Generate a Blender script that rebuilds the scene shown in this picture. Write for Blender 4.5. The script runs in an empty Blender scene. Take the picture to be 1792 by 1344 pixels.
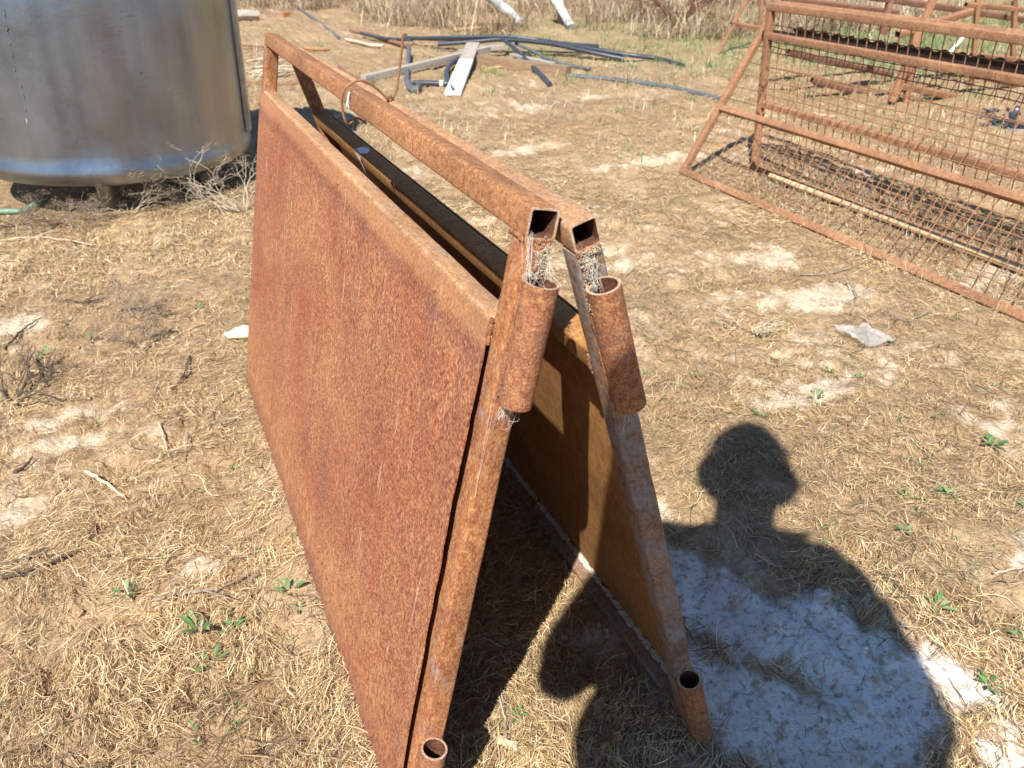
import bpy, bmesh, math, random
import numpy as np
from mathutils import Vector, Matrix
from math import sin, cos, pi, radians, sqrt
random.seed(7); rng = np.random.default_rng(7)
S = bpy.context.scene
COL = S.collection

# ------------------------------------------------------------------ camera
CAM = np.array([-0.08965, -0.50949, 0.91314])
YAW, PIT, ROL, FPX = 0.42987, 0.54298, -0.00976, 1365.7
fw = np.array([sin(YAW)*cos(PIT), cos(YAW)*cos(PIT), -sin(PIT)])
r0 = np.array([cos(YAW), -sin(YAW), 0.0]); u0 = np.cross(r0, fw)
RT = cos(ROL)*r0 + sin(ROL)*u0; UPV = -sin(ROL)*r0 + cos(ROL)*u0
cd = bpy.data.cameras.new('camera'); co = bpy.data.objects.new('camera', cd); COL.objects.link(co)
cd.sensor_width = 36.0; cd.sensor_fit = 'HORIZONTAL'; cd.lens = 36.0*FPX/1792
cd.clip_start = 0.02; cd.clip_end = 600
M = Matrix(((RT[0], UPV[0], -fw[0], CAM[0]), (RT[1], UPV[1], -fw[1], CAM[1]), (RT[2], UPV[2], -fw[2], CAM[2]), (0, 0, 0, 1)))
co.matrix_world = M
cd.dof.use_dof = True; cd.dof.focus_distance = 0.95; cd.dof.aperture_fstop = 11.5
S.camera = co

# ------------------------------------------------------------------ light
SAZ, SEL = 0.71651, 0.87923            # direction the light travels to (from +Y towards +X), elevation
LD = np.array([sin(SAZ)*cos(SEL), cos(SAZ)*cos(SEL), -sin(SEL)])
w = bpy.data.worlds.new('World'); S.world = w; w.use_nodes = True
wn = w.node_tree.nodes; wl = w.node_tree.links
sky = wn.new('ShaderNodeTexSky'); sky.sky_type = 'NISHITA'; sky.sun_disc = False
sky.sun_elevation = SEL; sky.sun_rotation = SAZ + pi; sky.altitude = 100; sky.air_density = 1.0; sky.dust_density = 0.1; sky.ozone_density = 4.5
bg = wn['Background']; bg.inputs['Strength'].default_value = 0.088
wl.new(sky.outputs[0], bg.inputs[0])
sd = bpy.data.lights.new('sun', 'SUN'); sd.energy = 5.0; sd.angle = radians(0.53); sd.color = (1.0, 0.95, 0.88)
so = bpy.data.objects.new('sun', sd); COL.objects.link(so); so.location = (-3, -4, 6)
so.rotation_euler = Vector(LD).to_track_quat('-Z', 'Y').to_euler()
S.view_settings.view_transform = 'Standard'; S.view_settings.look = 'None'; S.view_settings.exposure = 0.68; S.view_settings.gamma = 1
S.view_settings.use_curve_mapping = False
S.render.engine = 'CYCLES'; S.cycles.use_denoising = True; S.cycles.max_bounces = 6; S.cycles.diffuse_bounces = 2

# ------------------------------------------------------------------ noise and terrain
def hsh(ix, iy, seed):
    n = (ix.astype(np.int64)*374761393 + iy.astype(np.int64)*668265263 + seed*2147483647) & 0xFFFFFFFF
    n = ((n ^ (n >> 13))*1274126177) & 0xFFFFFFFF
    n = (n ^ (n >> 16)) & 0xFFFFFFFF
    return n/4294967295.0
def vn(x, y, seed=0):
    ix = np.floor(x); iy = np.floor(y); fx = x-ix; fy = y-iy
    fx = fx*fx*fx*(fx*(fx*6-15)+10); fy = fy*fy*fy*(fy*(fy*6-15)+10)
    a = hsh(ix, iy, seed); b = hsh(ix+1, iy, seed); c = hsh(ix, iy+1, seed); d = hsh(ix+1, iy+1, seed)
    return (a*(1-fx)+b*fx)*(1-fy) + (c*(1-fx)+d*fx)*fy
def fbm(x, y, f, o=4, seed=0):
    s = 0; a = 1; t = 0
    for i in range(o):
        s = s + a*vn(x*f+17.3*i, y*f-9.1*i, seed+i); t += a; a *= .5; f *= 2.03
    return s/t
def sstep(a, b, x):
    t = np.clip((x-a)/(b-a), 0, 1); return t*t*(3-2*t)
def ray(px, py):
    d = fw + RT*(px-896)/FPX - UPV*(py-672)/FPX; return d/np.linalg.norm(d)
def og(px, py, z=0.0):                   # where a sight line of the survey meets the level z
    d = ray(px, py); return CAM + d*((z-CAM[2])/d[2])

# pale clay patches (world x, y, radius x, radius y, rotation) surveyed on the ground
PALE = []
def pale(px, py, rx, ry, s=1.0, rot=0.0):
    g = og(px, py); PALE.append((g[0], g[1], rx, ry, rot, s))
pale(1225, 1035, .10, .06, 1.8, -1.08); pale(1370, 1115, .12, .07, 1.9, -1.08); pale(1520, 1195, .12, .065, 1.9, -1.08); pale(1290, 1215, .11, .08, 1.35, -1.08)
pale(1690, 1205, .10, .03, 1.15, -1.15); pale(1740, 1290, .08, .05, .9, .2); pale(1150, 890, .05, .03, .7); pale(1400, 1300, .14, .09, 1.35, -1.0); pale(1540, 1290, .08, .06, 1.1)
pale(1130, 285, .30, .09, 1.0, -.1); pale(900, 262, .25, .08, 1.0); pale(1350, 455, .15, .10, 1.3); pale(1460, 520, .22, .10, 1.17, -.3)
pale(1240, 480, .12, .08, .8); pale(1090, 470, .05, .03, .9); pale(40, 560, .11, .06, 1.43, .3); pale(90, 720, .10, .05, 1.17); pale(140, 755, .10, .03, 1.3)
pale(30, 890, .06, .05, 1.3); pale(265, 745, .05, .05, .8); pale(600, 200, .2, .12, .7); pale(1100, 180, .4, .1, .6); pale(1480, 300, .3, .2, .8)
pale(1700, 480, .2, .12, .9); pale(1650, 620, .14, .08, .6); pale(1400, 700, .2, .05, .5); pale(340, 985, .05, .06, .6); pale(1000, 590, .08, .08, .7)
pale(720, 300, .3, .1, .7); pale(980, 180, .5, .12, .6); pale(1700, 750, .12, .08, .45); pale(1770, 1000, .10, .05, .6); pale(160, 200, .2, .1, .3)
def pale_f(x, y):
    m = np.zeros_like(x)
    for (cx, cy, rx, ry, a, s) in PALE:
        dx = x-cx; dy = y-cy; X = dx*cos(a)+dy*sin(a); Y = -dx*sin(a)+dy*cos(a)
        m = np.maximum(m, s*np.exp(-1.1*((X/rx)**2+(Y/ry)**2)))
    n = fbm(x, y, 7, 4, 11); n2 = fbm(x, y, 34, 4, 12); n3 = fbm(x, y, 1.7, 3, 14)
    m = m + .30*sstep(.56, .75, n3)
    return np.clip(sstep(.44, .86, m*.75 + (n-.5)*.9 + (n2-.5)*1.0 + .12), 0, 1)
def straw_f(x, y):                       # how much litter lies there
    n = fbm(x, y, 5, 4, 31); n2 = fbm(x, y, 17, 3, 32)
    return np.clip(sstep(.30, .52, n*.55+n2*.45), 0.22, 1)*(1-.97*pale_f(x, y))
GA = (0.2194,)
def hgt(x, y):
    h = .045*(fbm(x, y, .8, 2, 1)-.5) + .026*(fbm(x, y, 4.5, 4, 2)-.5)
    n = fbm(x, y, 22, 3, 3); h = h + .021*(n-.5) + .009*(fbm(x, y, 62, 2, 4)-.5)
    r = np.abs(fbm(x, y, 11, 3, 5)-.5)*2; h = h - .012*np.exp(-(r/.07)**2)*(vn(x*3, y*3, 6) > .45)
    h = h + np.exp(-(((x-.72)/.22)**2+((y-.08)/.17)**2))*(.020+.042*(fbm(x, y, 34, 4, 7)-.5))
    # settle the ground under things that stand on it
    def flat(h, d, wd, lvl=0.0): k = np.exp(-(d/wd)**2); return h*(1-k)+lvl*k
    dx = np.abs(x-.0); dy = np.maximum(0, np.maximum(-.1-y, y-1.2)); h = flat(h, np.hypot(dx, dy), .05, -.001)
    dx = np.abs(x-.41); dy = np.maximum(0, np.maximum(-.1-y, y-1.3)); h = flat(h, np.hypot(dx, dy), .05, -.004)
    dy = np.maximum(0, np.maximum(-.2-y, y-2.1)); h = flat(h, np.hypot(np.abs(x-1.86), dy), .06, .0)
    h = flat(h, np.hypot(np.abs(x-2.14), dy), .06, .0)
    h = flat(h, np.maximum(0, np.hypot(x+.19, y-3.0)-.45), .12, 0.0)
    return h
def H1(x, y): return float(hgt(np.array([float(x)]), np.array([float(y)]))[0])
def on(px, py, dz=0.0):                  # a surveyed point on the uneven ground
    g = og(px, py, 0.0); g = og(px, py, H1(g[0], g[1])+dz); return (float(g[0]), float(g[1]), H1(g[0], g[1])+dz)

# ------------------------------------------------------------------ helpers
def tag(o, label=None, cat=None, group=None, kind=None):
    if label: o['label'] = label
    if cat: o['category'] = cat
    if group: o['group'] = group
    if kind: o['kind'] = kind
    return o
def empty(name, loc=(0, 0, 0), mat=None):
    o = bpy.data.objects.new(name, None); COL.objects.link(o); o.empty_display_size = .05
    if mat is not None: o.matrix_world = mat
    else: o.location = loc
    return o
def np_mesh(name, V, F, mat, parent=None, smooth=False, colors=None, attr=None):
    V = np.asarray(V, dtype=np.float32); F = np.asarray(F, dtype=np.int32); k = F.shape[1]
    me = bpy.data.meshes.new(name); me.vertices.add(len(V)); me.vertices.foreach_set('co', V.ravel())
    me.loops.add(F.size); me.loops.foreach_set('vertex_index', F.ravel())
    me.polygons.add(len(F)); me.polygons.foreach_set('loop_start', np.arange(0, F.size, k, dtype=np.int32))
    try: me.polygons.foreach_set('loop_total', np.full(len(F), k, dtype=np.int32))
    except Exception: pass
    me.polygons.foreach_set('use_smooth', np.full(len(F), smooth, dtype=bool))
    if colors is not None:
        a = me.attributes.new('tint', 'FLOAT_COLOR', 'POINT'); a.data.foreach_set('color', np.asarray(colors, dtype=np.float32).ravel())
    for nm, arr in (attr or {}).items():
        a = me.attributes.new(nm, 'FLOAT', 'POINT'); a.data.foreach_set('value', np.asarray(arr, dtype=np.float32))
    me.update(calc_edges=True); me.validate()
    me.materials.append(mat)
    o = bpy.data.objects.new(name, me); COL.objects.link(o)
    if parent: o.parent = parent
    return o
class MB:
    def __init__(s): s.v = []; s.f = []
    def add(s, vs, fs):
        b = len(s.v); s.v += [tuple(map(float, q)) for q in vs]; s.f += [tuple(b+i for i in f) for f in fs]
    def tube(s, pts, rad, n=8, cap=True, jit=0.0):
        P = [np.array(p, float) for p in pts]; m = len(P)
        R = [rad]*m if np.isscalar(rad) else list(np.interp(np.linspace(0, 1, m), np.linspace(0, 1, len(rad)), rad))
        t = P[1]-P[0]; t /= np.linalg.norm(t)+1e-12
        a = np.cross(t, [0, 0, 1.0]);
        if np.linalg.norm(a) < 1e-3: a = np.cross(t, [1.0, 0, 0])
        a /= np.linalg.norm(a); vs = []
        for i in range(m):
            t = P[min(i+1, m-1)]-P[max(i-1, 0)]; t /= np.linalg.norm(t)+1e-12
            a = a-t*np.dot(a, t); a /= np.linalg.norm(a)+1e-12; b = np.cross(t, a)
            for k in range(n):
                q = R[i]*(1+jit*(random.random()-.5)); vs.append(P[i]+q*(a*cos(2*pi*k/n)+b*sin(2*pi*k/n)))
        fs = [(i*n+k, i*n+(k+1) % n, (i+1)*n+(k+1) % n, (i+1)*n+k) for i in range(m-1) for k in range(n)]
        if cap: fs += [tuple(range(n))[::-1], tuple((m-1)*n+k for k in range(n))]
        s.add(vs, fs)
    def ring_sweep(s, outer, inner, stations, o, ax, a, b, jit=0.0):
        """hollow profile swept along ax; outer/inner lists of (a, b) coordinates"""
        n = len(outer); o, ax, a, b = [np.array(q, float) for q in (o, ax, a, b)]; vs = []
        for j, t in enumerate(stations):
            jx, jy = (random.random()-.5)*jit, (random.random()-.5)*jit
            for (x, y) in outer: vs.append(o+ax*t+a*(x+jx)+b*(y+jy))
        m = len(stations); base = m*n
        for t in (stations[0], stations[0]+(stations[-1]-stations[0])*.5):
            for (x, y) in inner: vs.append(o+ax*t+a*x+b*y)
        for (x, y) in inner: vs.append(o+ax*stations[-1]+a*x+b*y)
        fs = []
        for i in range(m-1):
            for k in range(n): fs.append((i*n+k, i*n+(k+1) % n, (i+1)*n+(k+1) % n, (i+1)*n+k))
        for i in range(2):
            for k in range(n): fs.append((base+i*n+k, base+(i+1)*n+k, base+(i+1)*n+(k+1) % n, base+i*n+(k+1) % n))
        for k in range(n):
            fs.append((k, base+k, base+(k+1) % n, (k+1) % n))
            e = (m-1)*n; c = base+2*n; fs.append((e+k, e+(k+1) % n, c+(k+1) % n, c+k))
        s.add(vs, fs)
    def box(s, c, hx, hy, hz, ax=(1, 0, 0), ay=(0, 1, 0), az=(0, 0, 1), jit=0.0):
        c, ax, ay, az = [np.array(q, float) for q in (c, ax, ay, az)]
        vs = [c+ax*hx*i+ay*hy*j+az*hz*k+np.array([random.uniform(-jit, jit) for _ in range(3)]) for i in (-1, 1) for j in (-1, 1) for k in (-1, 1)]
        s.add(vs, [(0, 1, 3, 2), (4, 6, 7, 5), (0, 4, 5, 1), (2, 3, 7, 6), (0, 2, 6, 4), (1, 5, 7, 3)])
    def build(s, name, mat, parent=None, smooth=False, bevel=0, fix=False):
        me = bpy.data.meshes.new(name); me.from_pydata(s.v, [], s.f)
        if bevel or fix:
            bm = bmesh.new(); bm.from_mesh(me); bmesh.ops.recalc_face_normals(bm, faces=bm.faces)
            if bevel: bmesh.ops.bevel(bm, geom=bm.edges[:], offset=bevel, segments=2, affect='EDGES', profile=.6)
            bm.to_mesh(me); bm.free()
        me.polygons.foreach_set('use_smooth', [smooth]*len(me.polygons)); me.update()
        me.materials.append(mat)
        o = bpy.data.objects.new(name, me); COL.objects.link(o)
        if parent: o.parent = parent
        if smooth:
            try: me.set_sharp_from_angle(angle=radians(38))
            except Exception: pass
        return o
def catmull(P, k=6):
    P = [np.array(p, float) for p in P]
    if len(P) < 3: return [P[0]+(P[-1]-P[0])*i/k for i in range(k+1)]
    Q = [2*P[0]-P[1]]+P+[2*P[-1]-P[-2]]; out = []
    for i in range(1, len(Q)-2):
        for j in range(k):
            t = j/k; a, b, c, d = Q[i-1:i+3]
            out.append(.5*((2*b)+(-a+c)*t+(2*a-5*b+4*c-d)*t*t+(-a+3*b-3*c+d)*t**3))
    out.append(P[-1]); return out

# ------------------------------------------------------------------ materials
def nmat(name):
    m = bpy.data.materials.new(name); m.use_nodes = True; nt = m.node_tree
    return m, nt.nodes, nt.links, nt.nodes['Principled BSDF']
def nz(N, L, vec, scale, detail=5, rough=.6, dist=0.0, lac=2.0):
    n = N.new('ShaderNodeTexNoise'); n.inputs['Scale'].default_value = scale; n.inputs['Detail'].default_value = detail
    n.inputs['Roughness'].default_value = rough; n.inputs['Distortion'].default_value = dist
    if vec: L.new(vec, n.inputs['Vector'])
    return n.outputs[0]
def ramp(N, L, fac, stops):
    r = N.new('ShaderNodeValToRGB'); e = r.color_ramp.elements
    while len(e) < len(stops): e.new(.5)
    for i, (p, c) in enumerate(stops):
        e[i].position = p; e[i].color = (c[0], c[1], c[2], 1) if not np.isscalar(c) else (c, c, c, 1)
    L.new(fac, r.inputs[0]); return r.outputs[0]
def mix(N, L, f, a, b, mode='MIX'):
    m = N.new('ShaderNodeMix'); m.data_type = 'RGBA'; m.blend_type = mode; m.clamp_factor = True
    if hasattr(f, 'links'): L.new(f, m.inputs[0])
    else: m.inputs[0].default_value = f
    for k, q in ((6, a), (7, b)):
        if hasattr(q, 'links'): L.new(q, m.inputs[k])
        else: m.inputs[k].default_value = (q[0], q[1], q[2], 1)
    return m.outputs[2]
def mth(N, L, op, a, b=None):
    m = N.new('ShaderNodeMath'); m.operation = op
    for k, q in ((0, a), (1, b)):
        if q is None: continue
        if hasattr(q, 'links'): L.new(q, m.inputs[k])
        else: m.inputs[k].default_value = q
    return m.outputs[0]
def mapping(N, L, scale=(1, 1, 1), kind='Object', loc=(0, 0, 0)):
    t = N.new('ShaderNodeTexCoord'); m = N.new('ShaderNodeMapping'); m.inputs['Scale'].default_value = scale; m.inputs['Location'].default_value = loc
    L.new(t.outputs[kind], m.inputs['Vector']); return m.outputs[0]
def bump(N, L, B, h, strength=.4, dist=.002, prev=None):
    b = N.new('ShaderNodeBump'); b.inputs['Strength'].default_value = strength; b.inputs['Distance'].default_value = dist
    L.new(h, b.inputs['Height'])
    if prev: L.new(prev, b.inputs['Normal'])
    L.new(b.outputs[0], B.inputs['Normal']); return b.outputs[0]

def rust(name, cols, stretch=(1, 1, 1), paint=0.0, purple=.5, fine=540, loc=(0, 0, 0), pit=.5):
    """cols: light ochre, mid orange brown, dark red brown, purple"""
    m, N, L, B = nmat(name)
    v = mapping(N, L, stretch, loc=loc); v1 = mapping(N, L, (1, 1, 1), loc=loc)
    f1 = nz(N, L, v, fine, 4, .65); f2 = nz(N, L, v, fine*.28, 5, .65, .3); f3 = nz(N, L, v1, 14, 5, .6, .6); f4 = nz(N, L, v1, 5, 4, .6)
    c = ramp(N, L, f1, [(.40, cols[2]), (.475, cols[1]), (.535, cols[1]), (.60, cols[0])])
    c2 = ramp(N, L, f2, [(.40, cols[2]), (.5, cols[1]), (.62, cols[0])])
    c = mix(N, L, .45, c, c2)
    pm = ramp(N, L, mth(N, L, 'ADD', mth(N, L, 'MULTIPLY', f3, .6), mth(N, L, 'MULTIPLY', f2, .4)), [(.50, 0.0), (.60, purple)])
    pf = mth(N, L, 'MULTIPLY', pm, ramp(N, L, f1, [(.38, 1.0), (.62, .25)]))
    c = mix(N, L, pf, c, cols[3])
    lo = ramp(N, L, f4, [(.35, .80), (.65, 1.16)])
    c = mix(N, L, 1.0, c, lo, 'MULTIPLY')
    if paint > 0:
        g1 = nz(N, L, v1, 26, 5, .7, .4); g2 = nz(N, L, v, 260, 3, .6)
        k = ramp(N, L, mth(N, L, 'ADD', mth(N, L, 'MULTIPLY', g1, .55), mth(N, L, 'MULTIPLY', g2, .45)), [(.62-.16*paint, 0.0), (.74-.12*paint, .85)])
        c = mix(N, L, k, c, (.25, .27, .30))
    L.new(c, B.inputs['Base Color']); B.inputs['Roughness'].default_value = .82; B.inputs['Specular IOR Level'].default_value = .25
    h = mth(N, L, 'ADD', mth(N, L, 'MULTIPLY', f1, .6), f2)
    b = bump(N, L, B, h, pit, .0012)
    p = nz(N, L, v1, 170, 2, .5); bump(N, L, B, ramp(N, L, p, [(.28, 0.0), (.36, 1.0)]), .35*pit, .0008, b)
    return m
OC, MI, DK, PU = (.58, .33, .135), (.36, .155, .067), (.18, .065, .035), (.13, .062, .058)
M_tube = rust('rusted_tube', (OC, MI, DK, PU), (1, 1, 1), .25, .55)
M_tubev = rust('rusted_tube_pitted', (OC, (.37, .135, .055), DK, PU), (1, .5, 1), .45, .45, loc=(3, 1, 2), pit=.8)
M_grey = rust('rust_with_old_paint', ((.42, .26, .14), (.27, .15, .085), (.15, .07, .045), (.12, .075, .065)), (1, .5, 1), 1.0, .4, loc=(5, 2, 1), pit=.9)
M_top = rust('rusted_rail_top', ((.62, .40, .21), (.46, .25, .12), (.28, .13, .065), (.20, .12, .10)), (.5, 1, 1), .5, .45, loc=(1, 4, 2))
M_inner = rust('rusted_inner_sheet', ((.50, .28, .095), (.39, .185, .062), (.28, .12, .045), (.20, .09, .045)), (1, .5, 1), 0, .3, 300, loc=(2, 7, 1), pit=.3)
M_pipe = rust('rusted_pipe', ((.55, .30, .12), (.32, .13, .065), (.165, .058, .04), (.12, .055, .055)), (1, .8, 1), .12, .8, 560, loc=(8, 3, 2), pit=.9)
M_far = rust('rusted_yard_steel', ((.50, .29, .15), (.34, .17, .09), (.20, .095, .055), (.15, .085, .065)), (1, 1, 1), .08, .35, 330, loc=(4, 4, 4))
M_fard = rust('dark_rusted_steel', ((.34, .18, .11), (.24, .12, .075), (.15, .075, .055), (.11, .065, .06)), (1, 1, 1), .2, .5, 160, loc=(6, 4, 4))
M_wire = rust('rusted_wire', ((.44, .24, .12), (.30, .15, .08), (.19, .085, .05), (.14, .08, .06)), (1, 1, 1), 0, .4, 500, loc=(7, 7, 7), pit=.2)

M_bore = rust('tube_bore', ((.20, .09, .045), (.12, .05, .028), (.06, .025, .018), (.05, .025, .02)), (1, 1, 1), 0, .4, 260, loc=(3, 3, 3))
M_rim = rust('crusted_cut_edge', ((.72, .58, .46), (.52, .34, .22), (.34, .18, .11), (.25, .14, .10)), (1, 1, 1), 0, .2, 500, loc=(5, 3, 3))
def sheet_mat():
    m, N, L, B = nmat('rusted_sheet')
    v = mapping(N, L, (1.0, .55, 1)); v1 = mapping(N, L); vs = mapping(N, L, (1, .075, 1), loc=(.3, 0, 0)); vd = mapping(N, L, (1, .12, 1), loc=(2, 1, 0))
    f1 = nz(N, L, v, 470, 4, .62); f2 = nz(N, L, v, 150, 5, .65, .2); f3 = nz(N, L, v1, 4.5, 5, .62, .5); f4 = nz(N, L, vs, 95, 2, .5); f5 = nz(N, L, vd, 16, 5, .65, .5)
    c = ramp(N, L, f1, [(.40, (.14, .042, .030)), (.46, (.27, .086, .043)), (.53, (.355, .132, .062)), (.60, (.57, .325, .165))])
    c2 = ramp(N, L, f2, [(.39, (.165, .055, .035)), (.5, (.32, .112, .055)), (.61, (.48, .235, .105))])
    c = mix(N, L, .38, c, c2)
    t = ramp(N, L, f3, [(.36, (.90, .78, .79)), (.5, (1, .99, .99)), (.64, (1.10, 1.22, 1.14))]); c = mix(N, L, 1.0, c, t, 'MULTIPLY')
    pk = mth(N, L, 'MULTIPLY', ramp(N, L, f5, [(.52, 0.0), (.68, .6)]), ramp(N, L, f1, [(.40, 1.0), (.60, .3)])); c = mix(N, L, pk, c, (.135, .055, .056))
    sk = ramp(N, L, f4, [(.675, 0.0), (.76, .6)]); c = mix(N, L, mth(N, L, 'MULTIPLY', sk, ramp(N, L, f1, [(.38, .3), (.52, 1.0)])), c, (.62, .47, .32))
    # ochre band near the foot where it stood wet
    sx = N.new('ShaderNodeSeparateXYZ'); L.new(v1, sx.inputs[0])
    ft = N.new('ShaderNodeMapRange'); ft.inputs[1].default_value = .12; ft.inputs[2].default_value = .0; L.new(mth(N, L, 'ADD', sx.outputs[1], mth(N, L, 'MULTIPLY', f3, -.12)), ft.inputs[0])
    c = mix(N, L, mth(N, L, 'MULTIPLY', ft.outputs[0], ramp(N, L, f2, [(.42, .05), (.6, .5)])), c, (.50, .25, .095))
    eg = N.new('ShaderNodeMapRange'); eg.inputs[1].default_value = .055; eg.inputs[2].default_value = .0; L.new(mth(N, L, 'SUBTRACT', mth(N, L, 'ADD', sx.outputs[1], mth(N, L, 'MULTIPLY', f5, -.05)), -.02), eg.inputs[0])
    c = mix(N, L, mth(N, L, 'MULTIPLY', eg.outputs[0], .55), c, (.15, .055, .05))
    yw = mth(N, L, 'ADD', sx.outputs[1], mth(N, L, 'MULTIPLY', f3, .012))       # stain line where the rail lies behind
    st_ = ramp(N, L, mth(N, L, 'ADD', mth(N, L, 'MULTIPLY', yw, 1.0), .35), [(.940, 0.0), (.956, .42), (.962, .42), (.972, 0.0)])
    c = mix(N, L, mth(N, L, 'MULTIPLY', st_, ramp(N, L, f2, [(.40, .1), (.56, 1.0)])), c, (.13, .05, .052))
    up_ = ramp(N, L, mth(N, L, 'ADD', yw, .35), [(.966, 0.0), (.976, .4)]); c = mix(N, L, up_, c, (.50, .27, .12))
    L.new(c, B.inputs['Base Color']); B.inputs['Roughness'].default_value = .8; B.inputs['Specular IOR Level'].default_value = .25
    b = bump(N, L, B, mth(N, L, 'ADD', f1, f2), .28, .0008); bump(N, L, B, f3, .15, .006, b)
    return m
M_sheet = sheet_mat()

def simple(name, col, rough=.8, var=.25, scale=60, bumpd=.001, stretch=(1, 1, 1), spec=.3, metal=0):
    m, N, L, B = nmat(name); v = mapping(N, L, stretch)
    f = nz(N, L, v, scale, 5, .65); g = nz(N, L, v, scale*.17, 3, .6)
    c = ramp(N, L, f, [(.3, tuple(q*(1-var) for q in col)), (.7, tuple(min(1, q*(1+var)) for q in col))])
    c = mix(N, L, 1.0, c, ramp(N, L, g, [(.3, 1-var*.6), (.7, 1+var*.4)]), 'MULTIPLY')
    L.new(c, B.inputs['Base Color']); B.inputs['Roughness'].default_value = rough; B.inputs['Specular IOR Level'].default_value = spec; B.inputs['Metallic'].default_value = metal
    if bumpd: bump(N, L, B, f, .5, bumpd)
    return m
M_wood = simple('weathered_grey_timber', (.40, .35, .29), .9, .35, 40, .002, (1, 8, 8))
M_wood2 = simple('brown_timber', (.30, .20, .12), .9, .4, 40, .002, (1, 8, 8))
M_woody = simple('tan_timber', (.50, .34, .16), .85, .25, 40, .001)
M_white = simple('white_paint', (.80, .79, .75), .6, .1, 50, .0005)
M_whiteb = simple('mottled_white_bark', (.52, .53, .50), .8, .6, 22, .006)
M_poly = simple('black_poly_pipe', (.045, .052, .065), .38, .3, 40, .0004, spec=.5)
M_polyd = simple('dusty_poly_pipe', (.12, .13, .14), .55, .3, 40, .0004, spec=.5)
M_hose = simple('green_hose', (.16, .30, .20), .5, .15, 60, .0003, spec=.5)
M_stick = simple('grey_stick', (.30, .24, .18), .95, .45, 160, .001)
M_stickp = simple('pale_stick', (.55, .46, .33), .95, .3, 160, .001)
M_stickd = simple('dark_stick', (.115, .085, .065), .95, .5, 160, .001)
M_web = simple('cobweb_silk', (.70, .66, .58), .9, .15, 300, 0)
M_nest = simple('cobweb_dirt', (.50, .42, .30), .95, .5, 500, .002)
M_stone = simple('cream_stone', (.74, .66, .46), .9, .1, 60, .001)
M_plastic = simple('crumpled_plastic', (.62, .60, .56), .25, .2, 80, .001, spec=.6)
M_corr = simple('corrugated_iron', (.075, .065, .06), .7, .35, 30, .0005, spec=.3, metal=.1)
M_yellow = simple('cream_wall', (.62, .52, .22), .8, .1, 10, .0)
M_pale = simple('sunlit_rail_colour', (.56, .43, .25), .9, .25, 60, .001)
M_brick = simple('clay_brick', (.42, .20, .09), .9, .2, 60, .002)
M_skin = simple('skin', (.48, .28, .20), .55, .08, 60, .0002)
M_shirt = simple('khaki_work_shirt', (.16, .17, .10), .9, .12, 200, .0006)
M_trou = simple('dark_blue_jeans', (.04, .055, .10), .9, .2, 300, .0006)
M_cap = simple('dark_cap_cloth', (.05, .05, .055), .9, .15, 200, .0005)
M_boot = simple('brown_leather', (.14, .07, .035), .6, .2, 80, .0005)
M_phone = simple('black_phone_glass', (.02, .02, .022), .2, .05, 60, 0, spec=.6)

def tint_mat(name, rough=.85, trans=0.0, var=.15):
    m, N, L, B = nmat(name); a = N.new('ShaderNodeAttribute'); a.attribute_name = 'tint'
    f = nz(N, L, mapping(N, L), 90, 3, .6)
    c = mix(N, L, 1.0, a.outputs['Color'], ramp(N, L, f, [(.3, 1-var), (.7, 1+var)]), 'MULTIPLY')
    L.new(c, B.inputs['Base Color']); B.inputs['Roughness'].default_value = rough; B.inputs['Specular IOR Level'].default_value = .25
    return m
M_straw = tint_mat('dry_straw', .7); M_leaf = tint_mat('green_leaf', .5)

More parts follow.
